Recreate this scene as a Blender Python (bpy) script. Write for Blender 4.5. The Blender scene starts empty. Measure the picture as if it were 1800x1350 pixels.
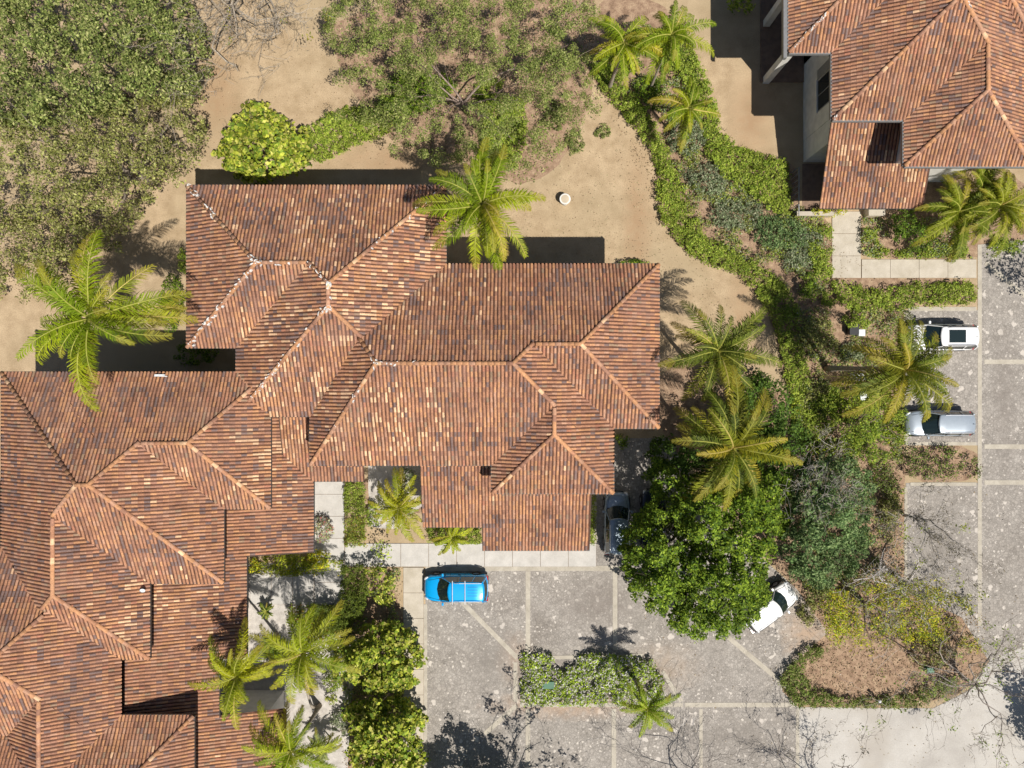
import bpy, math, random
import numpy as np
from mathutils import Vector, Matrix, noise as mnoise
R = math.radians
random.seed(7)
rng = np.random.default_rng(7)
scene = bpy.context.scene
C = scene.collection

# ------------------------------------------------------------------ camera, world, sun, exposure
H = 48.0                      # camera height in metres
S = 25.0                      # photograph pixels per metre on the ground
cam_d = bpy.data.cameras.new('camera')
cam = bpy.data.objects.new('camera', cam_d); C.objects.link(cam)
cam.location = (0, 0, H); cam.rotation_euler = (0, 0, 0)
cam_d.sensor_width = 36; cam_d.lens = 24; cam_d.clip_end = 500
scene.camera = cam

sunv = Vector((62, -75, 164)).normalized()
sun_el = math.asin(sunv.z)
world = bpy.data.worlds.new('World'); scene.world = world; world.use_nodes = True
wn = world.node_tree.nodes; wl = world.node_tree.links
bg = wn.get('Background') or wn.new('ShaderNodeBackground')
sky = wn.new('ShaderNodeTexSky'); sky.sky_type = 'NISHITA'; sky.sun_disc = False
sky.sun_elevation = sun_el; sky.sun_rotation = math.atan2(sunv.x, sunv.y)
sky.air_density = 1.0; sky.dust_density = 1.0; sky.ozone_density = 1.0
wl.new(sky.outputs[0], bg.inputs[0]); bg.inputs[1].default_value = 0.05
sd = bpy.data.lights.new('sun', 'SUN'); sd.energy = 4.3; sd.angle = R(0.5); sd.color = (1, 0.95, 0.87)
sun = bpy.data.objects.new('sun', sd); C.objects.link(sun)
sun.rotation_euler = (-sunv).to_track_quat('-Z', 'Y').to_euler(); sun.location = sunv * 80
vs = scene.view_settings
vs.view_transform = 'Standard'; vs.look = 'None'; vs.exposure = 0.46; vs.gamma = 1.0; vs.use_curve_mapping = False

# ------------------------------------------------------------------ coordinates
def P(px, py, z=0.0):
    """photo pixel at height z -> world"""
    k = 1 - z / H
    return ((px - 900) / S * k, (675 - py) / S * k, z)
def G(gx, gy):
    """plan units (photo pixels on the ground, from the centre, y down) -> world metres"""
    return (gx / S, -gy / S)

# ------------------------------------------------------------------ materials
def newmat(name, rough=0.8, spec=0.3):
    m = bpy.data.materials.new(name); m.use_nodes = True
    b = m.node_tree.nodes['Principled BSDF']
    b.inputs['Roughness'].default_value = rough
    b.inputs['Specular IOR Level'].default_value = spec
    return m, m.node_tree.nodes, m.node_tree.links, b
def flat(name, col, rough=0.6, metal=0.0, spec=0.4, coat=0.0, grain=0.12, gscale=6.0):
    m, n, l, b = newmat(name, rough, spec)
    b.inputs['Metallic'].default_value = metal
    b.inputs['Coat Weight'].default_value = coat
    t = n.new('ShaderNodeTexCoord'); nz = n.new('ShaderNodeTexNoise'); nz.inputs['Scale'].default_value = gscale
    nz.inputs['Detail'].default_value = 6
    l.new(t.outputs['Object'], nz.inputs['Vector'])
    mr = n.new('ShaderNodeMapRange'); mr.inputs[1].default_value = .3; mr.inputs[2].default_value = .7
    mr.inputs[3].default_value = 1 - grain; mr.inputs[4].default_value = 1 + grain
    l.new(nz.outputs['Fac'], mr.inputs[0])
    vm = n.new('ShaderNodeVectorMath'); vm.operation = 'SCALE'; vm.inputs[0].default_value = col
    l.new(mr.outputs[0], vm.inputs['Scale']); l.new(vm.outputs[0], b.inputs['Base Color'])
    return m
def ground_mat(name, stops, scale=1.5, fine=25.0, bump=0.3, spots=None, rough=.95, fine_amt=.3, cells=None, big=None):
    """noise driven ground: ramp of colours by broad noise, fine grain, optional pale spots and stone cells"""
    m, n, l, b = newmat(name, rough, .15)
    t = n.new('ShaderNodeTexCoord')
    a = n.new('ShaderNodeTexNoise'); a.inputs['Scale'].default_value = scale; a.inputs['Detail'].default_value = 8; a.inputs['Roughness'].default_value = .6
    l.new(t.outputs['Object'], a.inputs['Vector'])
    r = n.new('ShaderNodeValToRGB'); e = r.color_ramp.elements
    e[0].position, e[0].color = stops[0][0], (*stops[0][1], 1); e[1].position, e[1].color = stops[-1][0], (*stops[-1][1], 1)
    for p, c in stops[1:-1]:
        q = e.new(p); q.color = (*c, 1)
    l.new(a.outputs['Fac'], r.inputs[0]); col = r.outputs[0]
    f = n.new('ShaderNodeTexNoise'); f.inputs['Scale'].default_value = fine; f.inputs['Detail'].default_value = 5; f.inputs['Roughness'].default_value = .7
    l.new(t.outputs['Object'], f.inputs['Vector'])
    mr = n.new('ShaderNodeMapRange'); mr.inputs[1].default_value = .3; mr.inputs[2].default_value = .7
    mr.inputs[3].default_value = 1 - fine_amt; mr.inputs[4].default_value = 1 + fine_amt; l.new(f.outputs['Fac'], mr.inputs[0])
    vm = n.new('ShaderNodeVectorMath'); vm.operation = 'SCALE'; l.new(col, vm.inputs[0]); l.new(mr.outputs[0], vm.inputs['Scale']); col = vm.outputs[0]
    hgt = f.outputs['Fac']
    if big:
        g = n.new('ShaderNodeTexNoise'); g.inputs['Scale'].default_value = big[0]; g.inputs['Detail'].default_value = 4
        l.new(t.outputs['Object'], g.inputs['Vector'])
        r2 = n.new('ShaderNodeMapRange'); r2.inputs[1].default_value = big[1]; r2.inputs[2].default_value = big[2]; l.new(g.outputs['Fac'], r2.inputs[0])
        mx = n.new('ShaderNodeMix'); mx.data_type = 'RGBA'; l.new(r2.outputs[0], mx.inputs[0]); l.new(col, mx.inputs[6]); mx.inputs[7].default_value = (*big[3], 1)
        col = mx.outputs[2]
    if cells:
        v = n.new('ShaderNodeTexVoronoi'); v.inputs['Scale'].default_value = cells; l.new(t.outputs['Object'], v.inputs['Vector'])
        sp = n.new('ShaderNodeSeparateColor'); l.new(v.outputs['Color'], sp.inputs[0])
        m3 = n.new('ShaderNodeMapRange'); m3.inputs[3].default_value = .84; m3.inputs[4].default_value = 1.12; l.new(sp.outputs[0], m3.inputs[0])
        v2 = n.new('ShaderNodeVectorMath'); v2.operation = 'SCALE'; l.new(col, v2.inputs[0]); l.new(m3.outputs[0], v2.inputs['Scale']); col = v2.outputs[0]
        ve = n.new('ShaderNodeTexVoronoi'); ve.feature = 'DISTANCE_TO_EDGE'; ve.inputs['Scale'].default_value = cells; l.new(t.outputs['Object'], ve.inputs['Vector'])
        m4 = n.new('ShaderNodeMapRange'); m4.inputs[1].default_value = 0; m4.inputs[2].default_value = .12; m4.inputs[3].default_value = .72; m4.inputs[4].default_value = 1
        l.new(ve.outputs['Distance'], m4.inputs[0])
        v3 = n.new('ShaderNodeVectorMath'); v3.operation = 'SCALE'; l.new(col, v3.inputs[0]); l.new(m4.outputs[0], v3.inputs['Scale']); col = v3.outputs[0]
        hgt = m4.outputs[0]
    for s in (spots or []):
        # irregular worn patches: voronoi cells warped by noise, switched on by a density noise
        sc, thr, dens, dl, c = s
        w = n.new('ShaderNodeTexNoise'); w.inputs['Scale'].default_value = sc * 1.6; w.inputs['Detail'].default_value = 4; l.new(t.outputs['Object'], w.inputs['Vector'])
        wm = n.new('ShaderNodeVectorMath'); wm.operation = 'MULTIPLY_ADD'; l.new(w.outputs['Color'], wm.inputs[0]); wm.inputs[1].default_value = (.9 / sc,) * 3
        l.new(t.outputs['Object'], wm.inputs[2])
        v = n.new('ShaderNodeTexVoronoi'); v.inputs['Scale'].default_value = sc; l.new(wm.outputs[0], v.inputs['Vector'])
        sp = n.new('ShaderNodeSeparateColor'); l.new(v.outputs['Color'], sp.inputs[0])
        on = n.new('ShaderNodeTexNoise'); on.inputs['Scale'].default_value = .35; on.inputs['Detail'].default_value = 2; l.new(t.outputs['Object'], on.inputs['Vector'])
        ad = n.new('ShaderNodeMath'); ad.operation = 'MULTIPLY_ADD'; l.new(on.outputs['Fac'], ad.inputs[0]); ad.inputs[1].default_value = dl; l.new(sp.outputs[1], ad.inputs[2])
        gt = n.new('ShaderNodeMath'); gt.operation = 'GREATER_THAN'; l.new(ad.outputs[0], gt.inputs[0]); gt.inputs[1].default_value = dens
        sz = n.new('ShaderNodeMath'); sz.operation = 'MULTIPLY'; l.new(sp.outputs[2], sz.inputs[0]); sz.inputs[1].default_value = thr
        dd = n.new('ShaderNodeMath'); dd.operation = 'SUBTRACT'; l.new(sz.outputs[0], dd.inputs[0]); l.new(v.outputs['Distance'], dd.inputs[1])
        m5 = n.new('ShaderNodeMapRange'); m5.inputs[1].default_value = 0; m5.inputs[2].default_value = .08; l.new(dd.outputs[0], m5.inputs[0])
        an = n.new('ShaderNodeMath'); an.operation = 'MULTIPLY'; l.new(m5.outputs[0], an.inputs[0]); l.new(gt.outputs[0], an.inputs[1])
        mx = n.new('ShaderNodeMix'); mx.data_type = 'RGBA'; l.new(an.outputs[0], mx.inputs[0]); l.new(col, mx.inputs[6]); mx.inputs[7].default_value = (*c, 1)
        col = mx.outputs[2]
    l.new(col, b.inputs['Base Color'])
    bp = n.new('ShaderNodeBump'); bp.inputs['Strength'].default_value = bump; bp.inputs['Distance'].default_value = .03
    l.new(hgt, bp.inputs['Height']); l.new(bp.outputs[0], b.inputs['Normal'])
    return m
def attr_mat(name, rough, spec=.3, grain=.15, gscale=20, translucent=0.0, bump=0.0):
    m, n, l, b = newmat(name, rough, spec)
    a = n.new('ShaderNodeAttribute'); a.attribute_name = 'Col'
    t = n.new('ShaderNodeTexCoord'); nz = n.new('ShaderNodeTexNoise'); nz.inputs['Scale'].default_value = gscale; nz.inputs['Detail'].default_value = 4
    geo = n.new('ShaderNodeNewGeometry'); l.new(geo.outputs['Position'], nz.inputs['Vector'])
    mr = n.new('ShaderNodeMapRange'); mr.inputs[1].default_value = .3; mr.inputs[2].default_value = .7
    mr.inputs[3].default_value = 1 - grain; mr.inputs[4].default_value = 1 + grain; l.new(nz.outputs['Fac'], mr.inputs[0])
    vm = n.new('ShaderNodeVectorMath'); vm.operation = 'SCALE'; l.new(a.outputs['Color'], vm.inputs[0]); l.new(mr.outputs[0], vm.inputs['Scale'])
    if name == 'clay_tile':
        n2 = n.new('ShaderNodeTexNoise'); n2.inputs['Scale'].default_value = .9; n2.inputs['Detail'].default_value = 5; l.new(geo.outputs['Position'], n2.inputs['Vector'])
        r2 = n.new('ShaderNodeMapRange'); r2.inputs[1].default_value = .3; r2.inputs[2].default_value = .7; r2.inputs[3].default_value = .80; r2.inputs[4].default_value = 1.16; l.new(n2.outputs['Fac'], r2.inputs[0])
        vm2 = n.new('ShaderNodeVectorMath'); vm2.operation = 'SCALE'; l.new(vm.outputs[0], vm2.inputs[0]); l.new(r2.outputs[0], vm2.inputs['Scale'])
        n3 = n.new('ShaderNodeTexNoise'); n3.inputs['Scale'].default_value = .45; n3.inputs['Detail'].default_value = 7; n3.inputs['Roughness'].default_value = .65; l.new(geo.outputs['Position'], n3.inputs['Vector'])
        r3 = n.new('ShaderNodeMapRange'); r3.inputs[1].default_value = .50; r3.inputs[2].default_value = .72; r3.inputs[4].default_value = .45; l.new(n3.outputs['Fac'], r3.inputs[0])
        m3 = n.new('ShaderNodeMix'); m3.data_type = 'RGBA'; l.new(r3.outputs[0], m3.inputs[0]); l.new(vm2.outputs[0], m3.inputs[6]); m3.inputs[7].default_value = (.20, .13, .105, 1)
        class _o: outputs = [m3.outputs[2]]
        vm = _o
    l.new(vm.outputs[0], b.inputs['Base Color'])
    if bump:
        bp = n.new('ShaderNodeBump'); bp.inputs['Strength'].default_value = bump; bp.inputs['Distance'].default_value = .02
        l.new(nz.outputs['Fac'], bp.inputs['Height']); l.new(bp.outputs[0], b.inputs['Normal'])
    if translucent:
        tr = n.new('ShaderNodeBsdfTranslucent'); l.new(vm.outputs[0], tr.inputs[0])
        mx = n.new('ShaderNodeMixShader'); mx.inputs[0].default_value = translucent
        l.new(b.outputs[0], mx.inputs[1]); l.new(tr.outputs[0], mx.inputs[2])
        l.new(mx.outputs[0], n['Material Output'].inputs['Surface'])
    return m

M = {}
M['lawn'] = ground_mat('dry_grass', [(.32, (.31, .225, .135)), (.5, (.38, .283, .178)), (.68, (.445, .337, .215))], scale=.9, fine=16, fine_amt=.3,
                       big=(.09, .48, .72, (.335, .265, .165)))
M['green_lawn'] = ground_mat('thin_lawn', [(.35, (.30, .245, .165)), (.65, (.37, .32, .215))], scale=1.2, fine=22, fine_amt=.25)
M['soil'] = ground_mat('bed_soil', [(.35, (.20, .13, .085)), (.5, (.29, .195, .13)), (.66, (.37, .265, .175))], scale=2.2, fine=14, fine_amt=.35, bump=.6)
M['dark_soil'] = ground_mat('dark_bed_soil', [(.35, (.11, .075, .045)), (.65, (.24, .16, .10))], scale=2.2, fine=14, fine_amt=.4, bump=.6)  # darker soil tone, used as bedding under the path slabs
M['stone'] = ground_mat('stone_paving', [(.3, (.26, .235, .207)), (.5, (.31, .281, .25)), (.7, (.355, .325, .29))], scale=.8, fine=30, fine_amt=.16, cells=5.5, bump=.5, big=(.22, .55, .8, (.20, .175, .15)),
                        spots=[(1.5, .58, 1.22, .8, (.50, .455, .405)), (3.2, .52, 1.27, .95, (.52, .475, .42)), (6.0, .5, 1.16, .7, (.46, .42, .38))])
def wear(m, centre, size, col, amt):
    n, l = m.node_tree.nodes, m.node_tree.links; b = n['Principled BSDF']; src = b.inputs['Base Color'].links[0].from_socket
    t = n.new('ShaderNodeTexCoord'); mp = n.new('ShaderNodeMapping'); mp.vector_type = 'TEXTURE'; l.new(t.outputs['Object'], mp.inputs[0])
    mp.inputs['Location'].default_value = (*centre, 0); mp.inputs['Scale'].default_value = (*size, 50)
    g = n.new('ShaderNodeTexGradient'); g.gradient_type = 'SPHERICAL'; l.new(mp.outputs[0], g.inputs[0])
    nz = n.new('ShaderNodeTexNoise'); nz.inputs['Scale'].default_value = 1.8; nz.inputs['Detail'].default_value = 8; l.new(t.outputs['Object'], nz.inputs[0])
    mu = n.new('ShaderNodeMath'); mu.operation = 'MULTIPLY'; l.new(g.outputs['Fac'], mu.inputs[0]); l.new(nz.outputs['Fac'], mu.inputs[1])
    mr = n.new('ShaderNodeMapRange'); mr.inputs[1].default_value = .12; mr.inputs[2].default_value = .5; mr.inputs[4].default_value = amt; l.new(mu.outputs[0], mr.inputs[0])
    mx = n.new('ShaderNodeMix'); mx.data_type = 'RGBA'; l.new(mr.outputs[0], mx.inputs[0]); l.new(src, mx.inputs[6]); mx.inputs[7].default_value = (*col, 1)
    l.new(mx.outputs[2], b.inputs['Base Color'])
for c_, sz_, co_, am_ in [(P(1160, 1175), (4.5, 3), (.40, .29, .20), .35), (P(1000, 1240), (9, 1.6), (.40, .27, .18), .6), (P(1420, 1110), (3, 4), (.40, .28, .19), .7), (P(905, 1160), (2, 3), (.38, .27, .19), .5),
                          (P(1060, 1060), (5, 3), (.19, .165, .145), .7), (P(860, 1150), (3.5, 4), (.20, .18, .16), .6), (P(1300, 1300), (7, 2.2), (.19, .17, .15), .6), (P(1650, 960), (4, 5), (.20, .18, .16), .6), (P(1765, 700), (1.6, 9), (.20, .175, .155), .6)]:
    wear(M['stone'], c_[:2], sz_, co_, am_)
for c_, sz_ in [(P(380, 160), (3, 6)), (P(700, 280), (7, 2)), (P(1120, 400), (1.6, 9)), (P(1310, 560), (2, 6)), (P(1320, 210), (2.5, 5))]:
    wear(M['lawn'], c_[:2], sz_, (.31, .20, .115), .75)
M['band'] = ground_mat('concrete_band', [(.3, (.33, .295, .24)), (.7, (.46, .42, .35))], scale=1.5, fine=20, fine_amt=.15, bump=.15)
M['concrete'] = ground_mat('concrete', [(.3, (.36, .335, .305)), (.5, (.43, .405, .37)), (.7, (.48, .455, .42))], scale=.4, fine=12, fine_amt=.1, bump=.1, big=(.3, .5, .75, (.37, .335, .29)))
M['slab'] = ground_mat('slab_concrete', [(.3, (.38, .335, .265)), (.7, (.50, .45, .375))], scale=1.1, fine=16, fine_amt=.1, bump=.15)
M['slab_grey'] = ground_mat('slab_grey_concrete', [(.3, (.40, .38, .35)), (.7, (.52, .495, .46))], scale=1.1, fine=16, fine_amt=.1, bump=.15)
M['gravel'] = ground_mat('white_gravel', [(.3, (.34, .31, .28)), (.7, (.55, .51, .465))], scale=2.0, fine=40, fine_amt=.4, bump=.6)
M['terrace'] = flat('terrace_tiles', (.20, .13, .09), .8, gscale=3, grain=.2)
M['stucco'] = flat('white_stucco', (.66, .64, .60), .9, gscale=2)
M['cream'] = flat('cream_stucco', (.50, .42, .31), .9, gscale=2)
M['gutter'] = flat('gutter_metal', (.055, .05, .047), .5, metal=.3)
M['gutter_pale'] = flat('pale_gutter_metal', (.22, .22, .22), .5, metal=.3)
M['soffit'] = flat('soffit_board', (.12, .07, .045), .8)
M['deck'] = flat('roof_underlay', (.07, .045, .035), .95)
M['glass'] = flat('dark_glass', (.015, .02, .025), .05, spec=.9)
M['frame'] = flat('window_frame', (.25, .25, .25), .5)
M['fence'] = flat('dark_fence_metal', (.035, .04, .045), .6)
M['tile'] = attr_mat('clay_tile', .86, .2, .22, 14, bump=.25)
M['leaf'] = attr_mat('leaf', .6, .18, .2, 9, translucent=.32)
M['frond'] = attr_mat('palm_leaflet', .55, .2, .18, 7, translucent=.32)
M['bark'] = attr_mat('bark', .95, .1, .3, 9, bump=.6)
M['litter'] = attr_mat('leaf_litter', .9, .1, .2, 9)
M['mortar'] = flat('lime_mortar', (.62, .60, .57), .95, grain=.2, gscale=15)

# ------------------------------------------------------------------ object helpers
def wloc(o):
    v = Vector((0, 0, 0))
    while o is not None:
        v += o.location; o = o.parent
    return v
def thing(name, label, cat, loc=(0, 0, 0), rz=0.0, group=None, kind=None):
    o = bpy.data.objects.new(name, None); C.objects.link(o); o.empty_display_size = .3
    o.location = loc; o.rotation_euler = (0, 0, rz)
    if label: o['label'] = label
    if cat: o['category'] = cat
    if group: o['group'] = group
    if kind: o['kind'] = kind
    return o
def tag(o, label=None, cat=None, group=None, kind=None):
    if label: o['label'] = label
    if cat: o['category'] = cat
    if group: o['group'] = group
    if kind: o['kind'] = kind
    return o
def mesh(name, V, F, col=None, smooth=False):
    """V (n,3); F (m,4) or (m,3) array or list of lists; col (n,3)"""
    me = bpy.data.meshes.new(name)
    V = np.asarray(V, dtype=np.float32)
    if isinstance(F, np.ndarray):
        k = F.shape[1]; m = len(F)
        me.vertices.add(len(V)); me.vertices.foreach_set('co', V.ravel())
        me.loops.add(m * k); me.loops.foreach_set('vertex_index', F.astype(np.int32).ravel())
        me.polygons.add(m); me.polygons.foreach_set('loop_start', np.arange(0, m * k, k, dtype=np.int32))
        try: me.polygons.foreach_set('loop_total', np.full(m, k, dtype=np.int32))
        except Exception: pass
        me.update(calc_edges=True)
    else:
        me.from_pydata([tuple(v) for v in V.tolist()], [], F); me.update()
    if col is not None:
        a = me.attributes.new('Col', 'FLOAT_COLOR', 'POINT')
        c4 = np.ones((len(V), 4), dtype=np.float32); c4[:, :3] = col
        a.data.foreach_set('color', c4.ravel())
    if smooth:
        me.polygons.foreach_set('use_smooth', np.ones(len(me.polygons), dtype=bool))
    return me
def obj(name, V, F, mat, parent=None, col=None, smooth=False, local=False, kind=None):
    V = np.asarray(V, dtype=float)
    if parent is not None and not local:
        V = V - np.array(wloc(parent))
    me = mesh(name, V, F, col, smooth); me.materials.append(mat)
    o = bpy.data.objects.new(name, me); C.objects.link(o)
    if parent is not None: o.parent = parent
    if kind: o['kind'] = kind
    return o
class MB:
    """collect boxes and tubes for one mesh"""
    def __init__(s): s.V = []; s.F = []; s.C = []
    def add(s, V, F, c=None):
        n = len(s.V); s.V += [tuple(v) for v in V]; s.F += [[i + n for i in f] for f in F]
        s.C += [c or (1, 1, 1)] * len(V); return s
    def box(s, x0, y0, z0, x1, y1, z1, c=None):
        if x0 > x1: x0, x1 = x1, x0
        if y0 > y1: y0, y1 = y1, y0
        V = [(x, y, z) for z in (z0, z1) for y in (y0, y1) for x in (x0, x1)]
        return s.add(V, [[0, 2, 3, 1], [4, 5, 7, 6], [0, 1, 5, 4], [2, 6, 7, 3], [0, 4, 6, 2], [1, 3, 7, 5]], c)
    def tube(s, pts, rad, seg=6, c=None, cap=True):
        pts = [Vector(p) for p in pts]; n = len(pts); V = []; F = []
        up = Vector((0, 0, 1))
        for i, p in enumerate(pts):
            d = (pts[min(i + 1, n - 1)] - pts[max(i - 1, 0)]).normalized()
            a = d.cross(up if abs(d.z) < .95 else Vector((1, 0, 0))).normalized(); b = d.cross(a)
            r = rad[i] if hasattr(rad, '__len__') else rad
            for j in range(seg):
                t = 2 * math.pi * j / seg
                V.append(p + a * (r * math.cos(t)) + b * (r * math.sin(t)))
        for i in range(n - 1):
            for j in range(seg):
                k = (j + 1) % seg
                F.append([i * seg + j, i * seg + k, (i + 1) * seg + k, (i + 1) * seg + j])
        if cap: F.append(list(range(seg))[::-1]); F.append([(n - 1) * seg + j for j in range(seg)])
        return s.add(V, F, c)
    def lathe(s, prof, cx, cy, seg=20, c=None):
        V = []; F = []; n = len(prof)
        for r, z in prof:
            for j in range(seg):
                t = 2 * math.pi * j / seg; V.append((cx + r * math.cos(t), cy + r * math.sin(t), z))
        for i in range(n - 1):
            for j in range(seg):
                k = (j + 1) % seg; F.append([i * seg + j, i * seg + k, (i + 1) * seg + k, (i + 1) * seg + j])
        F.append([(n - 1) * seg + j for j in range(seg)])
        return s.add(V, F, c)
    def build(s, name, mat, parent=None, smooth=False, local=False, kind=None, colour=False):
        return obj(name, s.V, s.F, mat, parent, col=np.array(s.C) if colour else None, smooth=smooth, local=local, kind=kind)
def vn(x, y, z=0.0): return mnoise.noise(Vector((x, y, z)))

# ------------------------------------------------------------------ ground
def rough_poly(pts, step=12, amp=2.0, seed=0, closed=True):
    out = []; n = len(pts)
    for i in range(n):
        a, b = pts[i], pts[(i + 1) % n]
        L = math.hypot(b[0] - a[0], b[1] - a[1]); m = max(1, int(L / step))
        for j in range(m):
            t = j / m; x = a[0] + (b[0] - a[0]) * t; y = a[1] + (b[1] - a[1]) * t
            x += amp * vn(x * .045, y * .045, seed) * 1.7; y += amp * vn(x * .045, y * .045, seed + 9) * 1.7
            out.append((x, y))
    return out
def smooth_poly(pts, it=2):
    for _ in range(it):
        q = []
        for i in range(len(pts)):
            a, b = pts[i], pts[(i + 1) % len(pts)]
            q += [(a[0] * .75 + b[0] * .25, a[1] * .75 + b[1] * .25), (a[0] * .25 + b[0] * .75, a[1] * .25 + b[1] * .75)]
        pts = q
    return pts
def sheet(name, pts, z, mat, kind='structure', parent=None):
    V = [P(x, y)[:2] + (z,) for x, y in pts]
    a = sum(V[i][0] * V[(i + 1) % len(V)][1] - V[(i + 1) % len(V)][0] * V[i][1] for i in range(len(V)))
    if a < 0: V = V[::-1]
    o = obj(name, V, [list(range(len(V)))], mat, parent)
    if kind and parent is None: o['kind'] = kind
    return o
obj('ground', [(-150, -150, 0), (150, -150, 0), (150, 150, 0), (-150, 150, 0)], [[0, 1, 2, 3]], M['lawn'], kind='structure')

# planting beds (bare soil showing)
beds = [
 ([(1035, 60), (1035, 125), (1060, 165), (1110, 215), (1142, 260), (1155, 320), (1160, 385), (1190, 432), (1240, 460), (1295, 480), (1330, 515), (1362, 580), (1372, 640), (1396, 700), (1300, 640), (1150, 640), (1150, 760), (1290, 900), (1390, 1030), (1405, 1040), (1450, 1110), (1480, 1080), (1588, 1030), (1590, 850), (1590, 540), (1600, 535), (1722, 535), (1722, 488), (1462, 490), (1462, 378), (1405, 378), (1405, 300), (1385, 285), (1300, 268), (1262, 235), (1240, 165), (1205, 90), (1185, 20), (1120, -10), (1060, -10)], M['soil'], 0),
 ([(1515, 378), (1640, 300), (1800, 290), (1830, 440), (1720, 455), (1515, 455)], M['soil'], 1),
 ([(1588, 783), (1722, 783), (1722, 847), (1588, 847)], M['soil'], 2),
 ([(1405, 1038), (1460, 1112), (1368, 1190), (1372, 1215), (1400, 1240), (1450, 1246), (1600, 1246), (1690, 1220), (1745, 1160), (1740, 1090), (1670, 1062), (1600, 1045), (1588, 950), (1480, 980)], M['soil'], 3),
 ([(905, 1152), (1140, 1150), (1165, 1175), (1200, 1232), (1190, 1240), (915, 1240), (905, 1232)], M['soil'], 4),
 ([(605, 843), (745, 843), (745, 955), (848, 957), (848, 920), (605, 880)], M['soil'], 5),
 ([(600, 990), (708, 990), (708, 1350), (600, 1400), (560, 1120), (600, 1090)], M['soil'], 6),
 ([(700, 560), (560, 30), (1040, -40), (1050, 140), (1010, 280), (900, 300), (760, 300), (690, 250), (620, 150)], M['soil'], 7),
]
for i, (pts, m, s) in enumerate(beds):
    if i == 7:
        pts = [(575, 20), (1045, -60), (1048, 150), (1000, 275), (930, 330), (880, 310), (700, 260), (640, 190), (590, 110)]
    sheet('planting_bed', rough_poly(smooth_poly(pts, 1), 10, 2.5, s), .004 + .0002 * i, m)
sheet('gravel_yard', rough_poly([(430, 990), (606, 990), (606, 1110), (640, 1130), (615, 1240), (610, 1420), (420, 1420), (425, 1200)], 10, 1.5, 3), .008, M['gravel'])
sheet('gravel_yard', rough_poly([(648, 815), (745, 815), (745, 885), (700, 930), (648, 925)], 10, 1.5, 3), .008, M['gravel'])
0 and sheet('green_lawn', rough_poly(smooth_poly([(930, 340), (1060, 330), (1165, 400), (1240, 470), (1340, 540), (1350, 620), (1150, 640), (1000, 500)], 2), 10, 3, 5), .006, M['green_lawn'])

# parking
sheet('parking_lot', [(748, 1000), (1045, 1000), (1045, 770), (1175, 770), (1250, 900), (1400, 1035), (1455, 1112), (1375, 1185), (1375, 1215), (1403, 1243), (1403, 1600), (748, 1600)], .012, M['stone'])
sheet('parking_lot', [(1592, 545), (1722, 545), (1722, 430), (1900, 410), (1900, 1110), (1740, 1165), (1690, 1085), (1592, 1040), (1592, 849), (1722, 849), (1722, 783), (1592, 783)], .012, M['stone'])
sheet('road', [(1403, 1243), (1640, 1245), (1700, 1215), (1742, 1158), (1930, 1090), (1990, 1700), (1403, 1700)], .016, M['concrete'])
def band(x0, y0, x1, y1, w=8, z=.022, mat=None):
    a = Vector((x0, y0)); b = Vector((x1, y1)); d = (b - a).normalized(); n = Vector((-d.y, d.x)) * (w / 2)
    q = [P(*(a + n)), P(*(b + n)), P(*(b - n)), P(*(a - n))]
    V = [(x, y, 0) for x, y, _ in q] + [(x, y, z) for x, y, _ in q]
    o = obj('paving_band', V, [[0, 1, 2, 3], [7, 6, 5, 4], [0, 4, 5, 1], [1, 5, 6, 2], [2, 6, 7, 3], [3, 7, 4, 0]], mat or M['band'], kind='structure')
    return o
for i, a in enumerate([(928, 1004, 928, 1152), (1081, 1004, 1081, 1142), (748, 1062, 748, 1420, 6), (812, 1058, 909, 1156), (906, 1164, 906, 1234, 7), (908, 1240, 852, 1290),
          (914, 1239, 1200, 1239, 7), (1204, 1239, 1399, 1239), (928, 1246, 928, 1420), (1079, 1246, 1079, 1420), (1232, 1246, 1232, 1420, 6), (1402, 1246, 1402, 1420, 6),
          (1280, 1120, 1384, 1208), (1164, 1180, 1198, 1233, 7), (914, 1157, 1130, 1152, 6),
          (1722, 430, 1722, 1100, 7), (1730, 636, 1900, 636), (1730, 785, 1900, 785), (1730, 848, 1900, 848), (1596, 543, 1716, 543, 7), (1592, 548, 1592, 780, 6),
          (1600, 851, 1716, 851, 6), (1592, 856, 1592, 1042, 5), (1600, 780, 1716, 780, 6), (1732, 462, 1830, 545), (748, 999, 1086, 999, 9)]):
    band(*a[:4], w=a[4] if len(a) > 4 else 8, z=.020 + .0012 * (i % 5))

# slab paths: every slab is a piece of its path
def slab_path(name, x0, y0, x1, y1, nx, ny, mat, z=.05, label=None):
    root = thing(name, None, None, P((x0 + x1) / 2, (y0 + y1) / 2), kind='structure')
    for i in range(nx):
        for j in range(ny):
            a = P(x0 + (x1 - x0) * i / nx + .35, y0 + (y1 - y0) * j / ny + .35); b = P(x0 + (x1 - x0) * (i + 1) / nx - .35, y0 + (y1 - y0) * (j + 1) / ny - .35)
            dz = random.uniform(-.006, .006)
            MB().box(a[0], a[1], -.02, b[0], b[1], z + dz).build('slab', mat, root)
    MB().box(*P(x0, y0)[:2], -.03, *P(x1, y1)[:2], z - .02).build('slab_bedding', M['dark_soil'], root)
    return root
slab_path('path', 553, 830, 606, 1062, 1, 6, M['slab_grey'])
slab_path('path', 606.5, 955, 1048, 996, 9, 1, M['slab_grey'], z=.052)
slab_path('path', 440, 1008, 552, 1062, 3, 1, M['slab_grey'], z=.048)
slab_path('path', 709, 997, 745, 1400, 1, 9, M['slab'], z=.054)
slab_path('path', 1462, 372, 1513, 489, 1, 3, M['slab'])
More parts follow.
